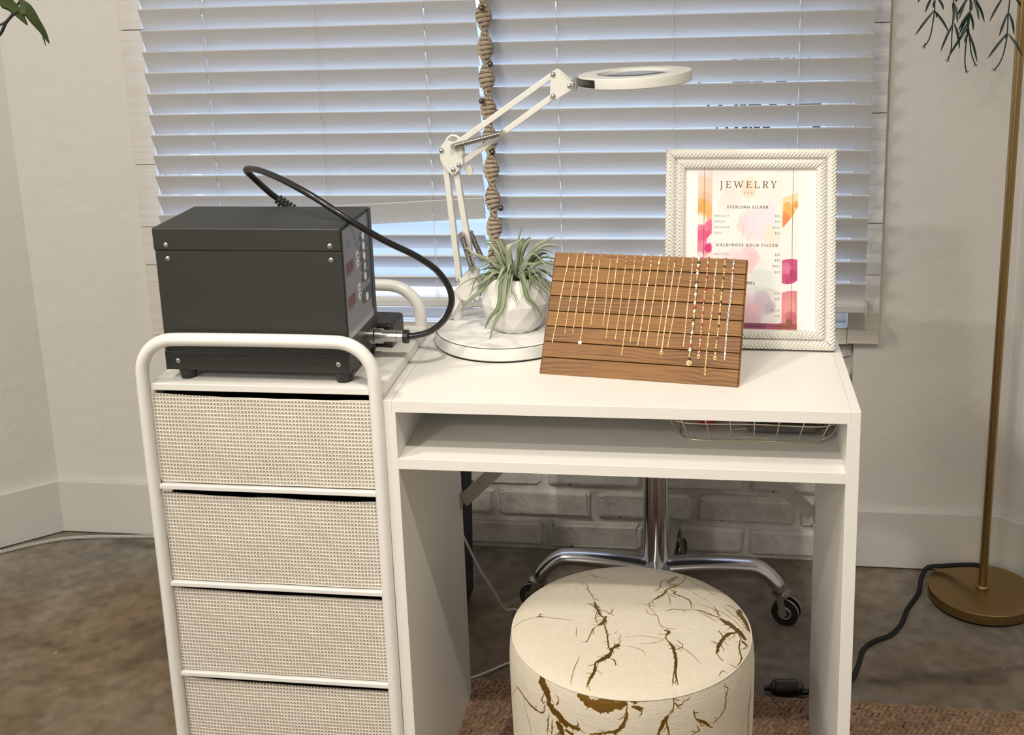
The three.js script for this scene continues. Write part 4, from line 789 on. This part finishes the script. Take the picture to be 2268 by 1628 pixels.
    vein(sides, 2.5, -620, 324, -704, 295, -754, 279);
    vein(sides, 2.5, -540, 324, -527, 306, -495, 289, -488, 273);
    vein(sides, 30, -203, 377, -149, 368, -82, 366, -32, 370, 18, 374);
    vein(sides, 30, -1, 385, 58, 382, 129, 384);
    vein(sides, 22, -107, 376, -31, 376);
    vein(sides, 10, 38, 370, 87, 368);
    vein(sides, 11, 18, 370, 12, 353, -8, 341, -36, 332, -79, 328, -147, 321);
    vein(sides, 5, -38, 331, -34, 326);
    vein(sides, 5, 221, 387, 224, 372, 216, 360, 192, 354);
    vein(sides, 5, 224, 371, 250, 365, 277, 371);
    vein(sides, 12, 192, 354, 171, 344, 146, 327);
    vein(sides, 7, 187, 351, 192, 336, 200, 324);
    vein(sides, 5, 311, 355, 323, 341);
    vein(sides, 9, 323, 341, 359, 332, 413, 317);
    vein(sides, 6, 413, 322, 458, 328, 488, 338, 495, 350, 515, 363, 487, 368);
    vein(sides, 5, 329, 330, 338, 321, 300, 317);
    vein(sides, 2.5, 790, 304, 717, 307, 670, 302, 633, 271);
    vein(sides, 6, -278, 384, -236, 383, -192, 378);
  for (let i = 0; i < 16; i++) { let a = rr(650, 2950), y = rr(60, 330); const q = [[a, y]]; for (let k = 0; k < 4; k++) { a += rr(-60, 60); y -= rr(5, 28); q.push([a, y]); } sides.push([rr(4, 20), q]); }
  for (let i = 0; i < 7; i++) { let a = rr(-350, 500), y = rr(120, 250); const q = [[a, y]]; for (let k = 0; k < 5; k++) { a += rr(-45, 45); y -= rr(8, 30); q.push([a, y]); } sides.push([rr(5, 16), q]); }
  const paint = (g, set, map, k, fg) => {
    let s = 11; const q = () => { s = (s * 1664525 + 1013904223) >>> 0; return s / 4294967296; };
    g.fillStyle = fg; g.strokeStyle = fg; g.lineJoin = g.lineCap = 'round';
    for (const [w, raw] of set) {
      const p = raw.map(map), c = new THREE.CatmullRomCurve3(p.map((a) => V(a[0], a[1], 0)), false, 'centripetal'), n = Math.max(12, Math.ceil(c.getLength() / 3));
      let jx = 0, jy = 0, wb = 0.7; const up = [], dn = [];
      for (let i = 0; i <= n; i++) {
        const f = i / n, a = c.getPoint(f), d = c.getTangent(f), env = w > 13 ? 0.55 + 0.45 * Math.sin(f * Math.PI) : 0.25 + 0.75 * Math.sin(Math.min(1, f * 1.05) * Math.PI) ** 0.6;
        jx = jx * 0.6 + (q() - 0.5) * 0.8; jy = jy * 0.6 + (q() - 0.5) * 0.8; wb = wb * 0.8 + q() * 0.32; const kw = k * w * (w > 8 ? 1.15 : 0.75) * (0.35 + 0.85 * wb), h1 = kw * 0.5 * env * (0.72 + 0.56 * q()) + 0.3, h2 = kw * 0.5 * env * (0.72 + 0.56 * q()) + 0.3, j = Math.min(6, w) * 0.55;
        up.push([a.x + jx * j - d.y * h1, a.y + jy * j + d.x * h1]); dn.push([a.x + jx * j + d.y * h2, a.y + jy * j - d.x * h2]);
      }
      g.beginPath(); up.concat(dn.reverse()).forEach((a, i) => (i ? g.lineTo(...a) : g.moveTo(...a))); g.closePath(); g.fill();
    }
  };
  const twig = (set, sx, sy) => { for (const [w, p] of set.slice()) if (w >= 4) for (let k = 1; k < p.length; k++) for (let m = 0; m < (w > 9 ? 2 : 1); m++) {
    const a = p[k - 1], b = p[k], f = rr(0.1, 0.9), x = a[0] + (b[0] - a[0]) * f, y = a[1] + (b[1] - a[1]) * f, d = Math.atan2((b[1] - a[1]) / sy, (b[0] - a[0]) / sx) + (rnd() > 0.5 ? 1 : -1) * rr(0.35, 1.0), l = rr(0.5, 1.0) * (w > 9 ? 1.3 : 0.9);
    set.push([rr(1.6, 3.4), [[x, y], [x + Math.cos(d) * l * sx * 0.5, y + Math.sin(d) * l * sy * 0.5], [x + Math.cos(d + rr(-0.6, 0.6)) * l * sx, y + Math.sin(d + 0.2) * l * sy]]]);
  } };
  twig(tops, 75, 75); twig(sides, 42, 13);
  const TS = 1024, SW = 2048, SH = 680, mt = ([x, z]) => [TS / 2 + x / 999 * TS * 0.49, TS / 2 + z / 999 * TS * 0.49], ms = ([a, y]) => [(a / 10 + 180) / 360 * SW, (1 - (y / 1000) / H) * SH];
  const velvetDots = (g, w, h) => { let s = 3; const q = () => { s = (s * 1664525 + 1013904223) >>> 0; return s / 4294967296; }; for (let i = 0; i < 2600; i++) { g.globalAlpha = 0.05; g.fillStyle = q() > 0.5 ? '#fff6e6' : '#bfae94'; g.beginPath(); g.ellipse(q() * w, q() * h, 3 + q() * 14, 2 + q() * 7, q() * 3, 0, 7); g.fill(); } g.globalAlpha = 1; };
  const mk = (w, h, set, m, k) => [
    canvasTex(w, h, (g) => { g.fillStyle = '#d3c9b8'; g.fillRect(0, 0, w, h); velvetDots(g, w, h); paint(g, set, m, k, '#a8843f'); }),
    canvasTex(w, h, (g) => { g.fillStyle = 'rgb(0,215,0)'; g.fillRect(0, 0, w, h); paint(g, set, m, k, 'rgb(0,92,255)'); }, false)];
  const weaveN = tex(256, 256, (u, v) => 0.5 * fbm(u, v, 50, 50, 2, 2) + 0.5 * fbm(u, v, 8, 8, 3, 6), false, 3);
  const velvet = ([c, m]) => P([1, 1, 1], 1, { metalness: 1, map: c, roughnessMap: m, metalnessMap: m, bumpMap: weaveN, bumpScale: 0.0007, sheen: 0.25, sheenRoughness: 0.6, sheenColor: new THREE.Color(0.9, 0.85, 0.75) });
  // top: a shallow cushion; its uv is the plan view
  const tp = [[0, H + 0.006], [0.05, H + 0.0055], [0.10, H + 0.004], [0.14, H + 0.001], [0.160, H - 0.0035], [0.170, H - 0.007], [0.1745, H - 0.0115]].reverse();
  const tg = lathe(tp, 128, -Math.PI), p = tg.attributes.position, uv = tg.attributes.uv;
  for (let i = 0; i < p.count; i++) uv.setXY(i, 0.5 + p.getX(i) / R * 0.49, 0.5 - p.getZ(i) / R * 0.49);
  obj('cushion_top', [tg], velvet(mk(TS, TS, tops, mt, 1.1)), t);
  const sp = [[0.150, 0], [0.166, 0.003], [0.1715, 0.012], [0.1745, 0.06], [0.1765, 0.14], [0.1785, 0.24], [0.1795, 0.30], [0.1795, 0.33], [0.1778, 0.352], [0.1745, H - 0.012]];
  const sg = lathe(sp, 160, -Math.PI), p2 = sg.attributes.position, u2 = sg.attributes.uv;
  for (let i = 0; i < p2.count; i++) {
    const f = 1 + 0.004 * (fbm(u2.getX(i), p2.getY(i) * 2, 12, 5, 2, 4) - 0.5); p2.setX(i, p2.getX(i) * f); p2.setZ(i, p2.getZ(i) * f);
    u2.setY(i, (p2.getY(i) + 0.012) / H);
  }
  obj('side', [sg], velvet(mk(SW, SH, sides, ms, 0.72)), t);
  obj('seam', [tr(new THREE.TorusGeometry(0.1746, 0.0011, 6, 128), 0, H - 0.012, 0, Math.PI / 2)], M([0.70, 0.65, 0.56], 0.8), t);
}

// ------------------------------------------------------------------ wire basket with cloths on the desk shelf
{
  const t = thing('wire_basket', 'low pale gold wire basket pushed under the desk top on its shelf', 'basket', [0.5113, 0.6637, -0.2]);
  const wm = M([0.82, 0.74, 0.58], 0.36, { metalness: 1 }), r = 0.00105, w = [], hx = 0.101, hz = 0.104, H = 0.058, f = 0.024;
  const loop = (y, k) => tube([[-hx - f * k, y, -hz - f * k], [hx + f * k, y, -hz - f * k], [hx + f * k, y, hz + f * k], [-hx - f * k, y, hz + f * k]].flatMap((a, i, l) => { const b = l[(i + 1) % 4]; return [0.06, 0.5, 0.94].map((q) => a.map((v, j) => v + (b[j] - v) * q)); }), r, 120, 6, true);
  w.push(loop(r, 0), loop(0.031, 0.5), loop(H, 1), loop(H - 0.0025, 1));
  for (let i = 0; i < 7; i++) { const x = -0.088 + i * 0.0295, k = x / hx; w.push(tube([[x + f * k, H, hz + f], [x, r, hz], [x, r, 0], [x, r, -hz], [x + f * k, H, -hz - f]], r * 0.9, 40, 5)); }
  for (let i = 0; i < 7; i++) { const z = -0.088 + i * 0.0295, k = z / hz; w.push(tube([[hx + f, H, z + f * k], [hx, r, z], [0, r, z], [-hx, r, z], [-hx - f, H, z + f * k]], r * 0.9, 40, 5)); }
  obj('wires', w, wm, t);
  const cl = M([0.155, 0.15, 0.15], 0.95, { bumpMap: tex(128, 128, (u, v) => fbm(u, v, 30, 30, 2, 1), false, 14), bumpScale: 0.0022 });
  const c = thing('washcloth', 'folded dark grey towelling washcloth inside the wire basket', 'cloth', [0.552, 0.6662, -0.19]);
  for (const [y, x0, x1, d] of [[0, -0.048, 0.05, 0.078], [0.013, -0.044, 0.053, 0.074], [0.026, -0.02, 0.049, 0.07]]) {
    const g = weld(new RoundedBoxGeometry(x1 - x0, 0.012, d * 1.9, 6, 0.0058)), q = g.attributes.position;
    for (let i = 0; i < q.count; i++) q.setY(i, q.getY(i) + 0.005 * (fbm(q.getX(i) * 3 + 0.5, q.getZ(i) * 3 + 0.5 + y * 9, 6, 6, 2, 3) - 0.5));
    g.computeVertexNormals(); obj('fold', [metreUV(tr(g, (x0 + x1) / 2, y + 0.008, 0))], cl, c);
  }
  const rp = thing('red_pouch', 'small crumpled red packet in the left end of the wire basket', 'packet', [0.447, 0.668, -0.15], 0.3);
  const pg = weld(new THREE.IcosahedronGeometry(0.02, 3)), q = pg.attributes.position; for (let i = 0; i < q.count; i++) { const k = 1 + 0.4 * (fbm(q.getX(i) * 9 + 0.5, q.getY(i) * 9 + q.getZ(i) * 7 + 0.5, 5, 5, 2, 2) - 0.5); q.setXYZ(i, q.getX(i) * k, (q.getY(i) * 0.75 + 0.014) * k, q.getZ(i) * k * 0.8); }
  pg.computeVertexNormals(); obj('wrapper', [pg], P([0.42, 0.03, 0.05], 0.35), rp);
}

// ------------------------------------------------------------------ rolling stool behind the desk
{
  const C = [0.347, -0.737], t = thing('rolling_stool', 'chrome swivel stool with a star base on casters, behind the desk', 'stool', [C[0], 0, C[1]]);
  obj('column', [lathe([[0, 0.085], [0.034, 0.087], [0.036, 0.092], [0.030, 0.100], [0.0262, 0.106], [0.0255, 0.112], [0.0255, 0.33], [0.0255, 0.332], [0.015, 0.334], [0.015, 0.43], [0, 0.43]], 40)], chrome, t);
  const legs = [[2, 0.252], [180 - 1, 0.246], [-93 + 180, 0.24], [-82, 0.212]];   // degrees, reach
  const legM = M([0.62, 0.62, 0.65], 0.22, { metalness: 1 });
  for (const [deg, L] of legs) {
    const a = deg * Math.PI / 180, d = V(Math.cos(a), 0, Math.sin(a)), s = V(-d.z, 0, d.x), pos = [], idx = [], nS = 22, nC = 14;
    for (let i = 0; i <= nS; i++) {                       // an arched tapering leg: oval section along its curve
      const f = i / nS, x = 0.012 + (L - 0.012) * Math.min(1, f * 1.0), y = f < 0.75 ? 0.107 + 0.014 * Math.sin(f / 0.75 * Math.PI * 0.55) : 0.1208 - 0.05 * ((f - 0.75) / 0.25) ** 1.8, w = 0.030 - 0.010 * f, h = (0.0195 - 0.005 * f);
      const slope = f < 0.75 ? 0 : (f - 0.75) / 0.25 * 1.05;
      for (let k = 0; k < nC; k++) { const b = k / nC * Math.PI * 2, u = Math.cos(b) * w, v = Math.sin(b) * h, px = x + v * Math.sin(slope) * 0.9, py = y + v * Math.cos(slope * 0.8); pos.push(d.x * px + s.x * u, py, d.z * px + s.z * u); }
    }
    for (let i = 0; i < nS; i++) for (let k = 0; k < nC; k++) { const p = i * nC + k, q = i * nC + (k + 1) % nC; idx.push(p, p + nC, q, q, p + nC, q + nC); }
    const e = pos.length / 3, last = nS * nC; let cx = 0, cy = 0, cz = 0; for (let k = 0; k < nC; k++) { cx += pos[(last + k) * 3] / nC; cy += pos[(last + k) * 3 + 1] / nC; cz += pos[(last + k) * 3 + 2] / nC; } pos.push(cx, cy, cz); for (let k = 0; k < nC; k++) idx.push(last + k, e, last + (k + 1) % nC);
    const g = new THREE.BufferGeometry(); g.setAttribute('position', new THREE.Float32BufferAttribute(pos, 3)); g.setIndex(idx); g.computeVertexNormals();
    const leg = obj('leg', [g], legM, t);
    const cx2 = d.x * L, cz2 = d.z * L, tA = a + 1.9, wx = V(Math.cos(tA), 0, Math.sin(tA)), o = V(cx2, 0, cz2).addScaledVector(wx.clone().cross(V(0, 1, 0)), -0.012);
    const axis = wx, q = new THREE.Quaternion().setFromUnitVectors(V(0, 1, 0), axis);
    const wheel = (off) => { const w = new THREE.CylinderGeometry(0.0275, 0.0275, 0.010, 28); w.applyQuaternion(q); w.translate(o.x + axis.x * off, 0.0277, o.z + axis.z * off); return w; };
    const hub = (off) => { const w = new THREE.TorusGeometry(0.012, 0.003, 8, 24); w.applyQuaternion(new THREE.Quaternion().setFromUnitVectors(V(0, 0, 1), axis)); w.translate(o.x + axis.x * off, 0.0277, o.z + axis.z * off); return w; };
    const ca = obj('caster', [wheel(-0.009), wheel(0.009)], P([0.02, 0.02, 0.021], 0.4), leg);
    ca.userData.label = 'black caster wheels';
    const ring = (off) => { const w = new THREE.CylinderGeometry(0.0282, 0.0282, 0.0055, 28, 1, true); w.applyQuaternion(q); w.translate(o.x + axis.x * off, 0.0285, o.z + axis.z * off); return w; };
    obj('tread', [ring(-0.009), ring(0.009)], M([0.34, 0.31, 0.25], 0.5, { side: THREE.DoubleSide }), leg);
    obj('caster_fork', [hub(-0.0125), hub(0.0125), rod(V(cx2, 0.05, cz2), V(cx2, 0.085, cz2), 0.0075, 12), bar(V(o.x + axis.x * 0.017, 0.022, o.z + axis.z * 0.017), V(cx2 + axis.x * 0.015, 0.066, cz2 + axis.z * 0.015), 0.014, 0.003), bar(V(o.x - axis.x * 0.017, 0.022, o.z - axis.z * 0.017), V(cx2 - axis.x * 0.015, 0.066, cz2 - axis.z * 0.015), 0.014, 0.003), tr(new THREE.CylinderGeometry(0.019, 0.019, 0.006, 16), cx2, 0.064, cz2)], steel, leg);
  }
  obj('seat', [lathe([[0, 0.425], [0.15, 0.428], [0.172, 0.44], [0.178, 0.46], [0.172, 0.485], [0.15, 0.498], [0, 0.502]], 48)], P([0.03, 0.03, 0.032], 0.45), t);
}

// ------------------------------------------------------------------ braided rug
{
  const X0 = -0.07, X1 = 1.45, Z0 = -0.456, Z1 = 0.32;
  const t = thing('rug', 'chunky brown braided jute rug under the pouf and the desk', 'rug', [0, 0, 0], 0.0);
  const jm = tex(256, 256, (u, v) => { const f = fbm(u, v, 4, 60, 3, 3); return mix([0.52, 0.42, 0.335], [0.73, 0.62, 0.52], clamp(f * 1.4 - 0.2)); }, true, 1);
  const jute = M([1, 1, 1], 0.9, { map: jm });
  obj('backing', [rspan(X0, X1, 0.0005, 0.006, Z0, Z1, 0.002)], M([0.12, 0.085, 0.058], 0.95), t);
  // plaited rows: short overlapping strands, slanting one way in one row and the other way in the next
  const nx = Math.floor((X1 - X0) / 0.0102), nz = Math.floor((Z1 - Z0) / 0.0106), kg = new THREE.SphereGeometry(1, 8, 6); kg.scale(0.0105, 0.0050, 0.0050);
  const im = new THREE.InstancedMesh(kg, jute, nx * nz); im.name = 'plaited_strands'; im.castShadow = im.receiveShadow = true; im.userData.kind = 'stuff';
  const m4 = new THREE.Matrix4(), col = new THREE.Color(); let n = 0;
  for (let j = 0; j < nz; j++) for (let i = 0; i < nx; i++) {
    m4.compose(V(X0 + 0.008 + i * 0.0102 + rr(-0.0012, 0.0012), 0.0078 + rr(-0.0012, 0.0016), Z0 + 0.006 + j * 0.0106 + rr(-0.001, 0.001)), new THREE.Quaternion().setFromEuler(new THREE.Euler(rr(-0.2, 0.2), (j % 2 ? 0.75 : -0.75) + rr(-0.25, 0.25), rr(0.05, 0.4))), V(rr(0.85, 1.15), rr(0.85, 1.2), rr(0.85, 1.15)));
    im.setMatrixAt(n, m4); const k = rr(0.66, 1.06); im.setColorAt(n, col.setRGB(k, k * rr(0.92, 0.99), k * rr(0.84, 0.97))); n++;
  }
  t.add(im);
}

// ------------------------------------------------------------------ brass floor lamp with its cord
{
  const t = thing('floor_lamp', 'slim brass floor lamp with a round base in the right corner', 'lamp', [1.0165, 0, -0.8485]);
  obj('base', [lathe([[0, 0.004], [0.1045, 0.004], [0.1062, 0.006], [0.1068, 0.025], [0.1055, 0.0275], [0.02, 0.0295], [0, 0.0295]], 96)], brass, t);
  obj('base_pad', [lathe([[0, 0], [0.103, 0], [0.103, 0.0045], [0, 0.0045]], 48)], blackRubber, t);
  obj('collar', [lathe([[0.0085, 0.029], [0.0135, 0.029], [0.0135, 0.033], [0.011, 0.036], [0.0085, 0.036]], 32)], brass, t);
  obj('pole', [rod(V(0, 0.03, 0.0), V(0.0082, 1.74, 0), 0.0086, 28)], brass, t);
  const sh = lathe([[0.008, 0.0], [0.016, -0.004], [0.05, -0.03], [0.085, -0.085], [0.083, -0.085], [0.048, -0.032], [0.008, -0.006]], 48); tr(sh, 0.03, 1.76, 0.06, -0.5);
  obj('lamp_shade', [sh, tube([[0.0082, 1.73, 0], [0.012, 1.765, 0.012], [0.03, 1.76, 0.06]], 0.006, 20, 10)], brass, t);
  const w = (x, y, z) => V(x - 1.0165, y, z + 0.8485);
  obj('cord', [tube([w(1.021, 0.070, -0.855), w(1.010, 0.069, -0.868), w(0.985, 0.055, -0.893), w(0.95, 0.0385, -0.915), w(0.918, 0.0345, -0.912), w(0.903, 0.022, -0.893), w(0.893, 0.0055, -0.862), w(0.858, 0.004, -0.79), w(0.838, 0.004, -0.735), w(0.81, 0.004, -0.69), w(0.775, 0.004, -0.664), w(0.752, 0.004, -0.635), w(0.735, 0.004, -0.58), w(0.718, 0.004, -0.535), w(0.68, 0.005, -0.492), w(0.635, 0.011, -0.476)], 0.0050, 150, 10)], M([0.006, 0.006, 0.007], 0.75), t);
  const f = new RoundedBoxGeometry(0.062, 0.03, 0.03, 5, 0.014); tr(f, 0.595 - 1.0165, 0.0155, -0.478 + 0.8485, 0, 0.12, 0);
  obj('foot_switch', [f, rod(w(0.618, 0.0105, -0.475), w(0.645, 0.0085, -0.478), 0.0065, 12, 0.005), rod(w(0.57, 0.012, -0.48), w(0.555, 0.008, -0.482), 0.0075, 12, 0.005)], blackRubber, t);
}

// ------------------------------------------------------------------ cords on the floor and a black bag behind the desk
{
  const braid = tex(64, 64, (u, v) => { const a = Math.sin((u * 4 + v * 4) * Math.PI * 2), b = Math.sin((u * 4 - v * 4) * Math.PI * 2); return a * b > 0.15 ? [0.16, 0.16, 0.17] : [0.86, 0.85, 0.83]; }, true, 55, 1);
  const c = tag(obj('power_cord', [tube([[-1.62, 0.0046, -0.52], [-1.42, 0.0046, -0.68], [-1.28, 0.0046, -0.795], [-1.2063, 0.0046, -0.845], [-1.14, 0.0046, -0.893], [-1.0798, 0.0046, -0.924], [-1.01, 0.0046, -0.938], [-0.94, 0.0046, -0.945], [-0.8745, 0.0046, -0.953], [-0.70, 0.0046, -0.955], [-0.50, 0.0046, -0.95]], 0.0044, 200, 12)], M([1, 1, 1], 0.8, { map: braid })), 'black and white braided power cord along the left baseboard', 'cord');
  tag(obj('white_cable', [tube([[-0.03, 0.33, -0.515], [-0.006, 0.279, -0.505], [0.016, 0.20, -0.53], [0.03, 0.11, -0.60], [0.040, 0.035, -0.66], [0.052, 0.004, -0.712], [0.09, 0.0035, -0.69], [0.13, 0.0035, -0.62], [0.11, 0.0035, -0.545], [0.0707, 0.0035, -0.522], [0.035, 0.0045, -0.487], [0.010, 0.013, -0.452], [-0.02, 0.014, -0.43]], 0.0024, 140, 8)], M([0.72, 0.71, 0.69], 0.5)), 'thin white cable hanging from behind the desk and curling across the floor', 'cable');
  const bag = thing('black_bag', 'soft black fabric bag standing behind the left side panel of the desk', 'bag', [-0.15, 0.001, -0.70]);
  const g = weld(new RoundedBoxGeometry(0.21, 0.50, 0.16, 16, 0.035)), p = g.attributes.position;
  for (let i = 0; i < p.count; i++) { const y = p.getY(i) + 0.25, e = fbm(p.getX(i) * 2 + 0.5, y * 2 + p.getZ(i), 9, 9, 3, 4) - 0.5; p.setXYZ(i, p.getX(i) * (1 - 0.16 * clamp(1 - y / 0.22)) + e * 0.02, y, p.getZ(i) + e * 0.02); }
  g.computeVertexNormals(); tr(g, 0.015, 0, 0);
  const bm = M([0.012, 0.012, 0.013], 0.85, { bumpMap: plasterBump, bumpScale: 0.004 });
  obj('body', [g], bm, bag); obj('strap', [tube([[-0.06, 0.49, 0.03], [-0.05, 0.56, 0.03], [0.0, 0.585, 0.03], [0.05, 0.56, 0.03], [0.06, 0.49, 0.03]], 0.006, 40, 8)], bm, bag);
}

// ------------------------------------------------------------------ hanging plants at both upper corners
{
  const gm = [[0.010, 0.035, 0.022], [0.016, 0.05, 0.03], [0.008, 0.026, 0.018]].map((c) => P(c, 0.42, { side: THREE.DoubleSide })), stemM = M([0.012, 0.022, 0.016], 0.7);
  const t = thing('hanging_greenery', 'dark green trailing plant with narrow drooping leaves, hanging at the upper right', 'plant', [0.93, 1.24, -0.80]);
  const X = (px, py) => -1.7109 + 7.909e-4 * px + 4.3e-5 * py, Y = (px, py) => 0.0359 - 1.9e-5 * px - 8.19e-4 * py;   // local metres
  const stem = (pts, r = 0.0012) => obj('stem', [tube(pts.map(([x, y, z = 0]) => V(X(x, y), Y(x, y), z)), r, 40, 6)], stemM, t);
  let k = 0;
  const leaf = (x0, y0, x1, y1, w, z0 = 0, bow = 0.2) => {
    const a = V(X(x0, y0), Y(x0, y0), z0), b = V(X(x1, y1), Y(x1, y1), z0 + rr(-0.015, 0.015)), m = a.clone().lerp(b, 0.5).add(V((b.x > a.x ? 1 : -1) * 0.0012, 0.0008, 0.003)), d = b.clone().sub(a);
    obj('leaf', [blade([a, m, b], (s) => w * Math.pow(Math.sin(Math.min(1, 0.06 + s * 0.94) * Math.PI), 0.6) * (1 - 0.2 * s), 0.0006, V(-d.y, d.x, 0).normalize().add(V(0, 0, 0.3)).normalize(), 10, 6)], gm[k++ % 3], t);
  };
  stem([[2062, -160], [2068, -60], [2071, 0], [2071, 20], [2069, 35], [2063, 70], [2057, 88], [2047, 102]]); stem([[2047, 102], [2049, 95]], 0.001);
  stem([[2100, -180], [2110, -60], [2113, 0], [2111, 50], [2109, 75], [2107, 110], [2100, 132]]);
  stem([[2160, -190], [2152, -60], [2150, 0], [2148, 40], [2143, 75], [2139, 110], [2138, 140], [2141, 157]]); stem([[2146, 60], [2150, 100], [2153, 120], [2161, 142]]);
  stem([[2245, -150], [2240, -50], [2236, 0], [2233, 30], [2231, 75], [2225, 110], [2215, 138], [2204, 152]]);
  for (const [x, y, s] of [[2047, 102, -1], [2100, 132, -1], [2141, 157, 1], [2161, 142, 1], [2204, 152, -1]]) for (const q of [[-4, 4], [3, 6], [6, -1]]) stem([[x, y], [x + q[0] * s, y + q[1] * 0.8]], 0.0006);
  for (const l of [[2066, -6, 2048, 27], [2080, -6, 2095, 22], [2071, 0, 2064, 15], [2071, 22, 2029, 79], [2073, 22, 2106, 72], [2071, 24, 2074, 38], [2112, 6, 2110, 52], [2115, 6, 2119, 50], [2113, 48, 2084, 115], [2114, 50, 2127, 108], [2140, -4, 2121, 42], [2148, -6, 2122, 40], [2150, -4, 2152, 24], [2158, -4, 2168, 44], [2163, -4, 2186, 50], [2148, 22, 2123, 68], [2148, 24, 2160, 68], [2147, 30, 2127, 78], [2147, 46, 2126, 92], [2146, 55, 2113, 112], [2144, 62, 2101, 131], [2145, 66, 2166, 138], [2148, 26, 2144, 76], [2146, 70, 2136, 94], [2222, -4, 2193, 48], [2216, -4, 2226, 0], [2233, 28, 2215, 80], [2236, 28, 2248, 77], [2231, 72, 2191, 132], [2234, 73, 2262, 122], [2232, 74, 2233, 87], [2250, -4, 2263, 16], [2041, -14, 2037, 4], [2122, -6, 2120, 4], [2060, -60, 2030, -12], [2075, -60, 2096, -12], [2105, -50, 2092, -8], [2118, -50, 2130, -6], [2235, -60, 2205, -14], [2244, -60, 2268, -16], [2150, -60, 2128, -12], [2156, -60, 2180, -12]]) leaf(...l, 0.0024, rr(-0.012, 0.012));
  const u = thing('philodendron', 'green heart leaved trailing plant reaching in at the upper left', 'plant', [-0.64, 1.27, -0.25]);
  const PP = (px, py, z) => V(-0.0042 + 7.666e-4 * px - 9.85e-5 * py, 0.0353 - 1.9e-5 * px - 6.986e-4 * py, z);
  const g2 = P([0.055, 0.085, 0.022], 0.4, { side: THREE.DoubleSide }), sm = M([0.02, 0.022, 0.014], 0.6);
  obj('stem', [tube([PP(-170, -60, 0), PP(-60, 60, 0.02), PP(0, 78, 0.02), PP(22, 46, 0.022), PP(45, 25, 0.024), PP(64, 21, 0.025)], 0.0026, 60, 8), tube([PP(-80, 70, 0), PP(-10, 52, -0.01), PP(22, 3, -0.015), PP(30, -20, -0.02)], 0.0018, 40, 8)], sm, u);
  const heart = (s) => (s < 0.08 ? 0.6 + s * 5 : Math.pow(1 - s, 0.75) * (1.05 + 0.2 * Math.sin(s * 3)));
  obj('leaf', [blade([PP(58, 12, 0.03), PP(80, 16, 0.035), PP(92, 40, 0.03), PP(103, 70, 0.02), PP(107, 97, 0.01)], (s) => 0.0138 * heart(s), 0.0012, V(0.85, 0.45, 0.35).normalize(), 18, 8), blade([PP(88, 42, 0.026), PP(98, 70, 0.02), PP(101, 103, 0.012)], (s) => 0.0037 * Math.pow(1 - s, 0.7), 0.0008, V(1, 0.3, 0), 12, 6)], g2, u);
  obj('leaf', [blade([PP(-18, -4, -0.01), PP(6, 6, -0.008), PP(26, 26, -0.008), PP(36, 44, -0.01), PP(42, 58, -0.012)], (s) => 0.0134 * heart(s), 0.0012, V(0.6, 0.6, 0.3).normalize(), 18, 8)], g2, u);
}

// ------------------------------------------------------------------ ceiling panels: the lamps of the room
for (const [i, [x, z, k, c]] of LAMPS.entries()) {
  const where = ['nearest the left bay wall', 'above the floor in front of the desk', 'at the back of the room'][i];
  const t = thing('ceiling_light', `square white ceiling light panel ${where}`, 'light', [x, CEIL, z]);
  obj('frame', [rspan(-0.155, 0.155, -0.02, -0.0005, -0.155, -0.14), rspan(-0.155, 0.155, -0.02, -0.0005, 0.14, 0.155), rspan(-0.155, -0.14, -0.02, -0.0005, -0.14, 0.14), rspan(0.14, 0.155, -0.02, -0.0005, -0.14, 0.14)], whiteMetal, t);
  obj('diffuser', [rspan(-0.14, 0.14, -0.012, -0.001, -0.14, 0.14)], M([0.9, 0.9, 0.9], 0.5, { emissive: new THREE.Color().setRGB(...c), emissiveIntensity: 2 }), t);
  const l = new THREE.RectAreaLight(new THREE.Color().setRGB(...c), k, 0.27, 0.27); l.position.set(x, CEIL - 0.016, z); l.rotation.x = -Math.PI / 2; l.name = 'ceiling_panel_light'; scene.add(l);
}
for (const [i, [a, b, cd, half, c]] of SPOTS.entries()) {
  const t = thing('track_spotlight', `white cylindrical ceiling spotlight ${['right', 'left'][i]} of the desk's middle, aimed at the desk`, 'spotlight', a);
  const d = V(b[0] - a[0], b[1] - a[1], b[2] - a[2]).normalize(), at = (k) => d.clone().multiplyScalar(k);
  obj('housing', [rod(at(-0.10), at(-0.004), 0.036, 28), rod(at(-0.05), V(0, CEIL - a[1], 0), 0.007, 12), rod(V(0, CEIL - a[1] - 0.012, 0), V(0, CEIL - a[1], 0), 0.04, 24)], whiteMetal, t);
  obj('lamp_lens', [rod(at(-0.004), at(0), 0.031, 28)], M([0.9, 0.9, 0.9], 0.4, { emissive: new THREE.Color().setRGB(...c), emissiveIntensity: 6 }), t);
  const s = new THREE.SpotLight(new THREE.Color().setRGB(...c), cd, 0, half, 0.75, 2), p = V(...a).add(at(0.006));
  s.position.copy(p); s.target.position.set(...b); s.shadow.radius = 1.6; s.shadow.mapSize.set(2048, 2048); s.castShadow = true; s.name = 'track_spot_light'; scene.add(s, s.target);
}
scene.traverse((o) => { if (o.isMesh) o.castShadow = o.receiveShadow = true; });
renderer.render(scene, camera);
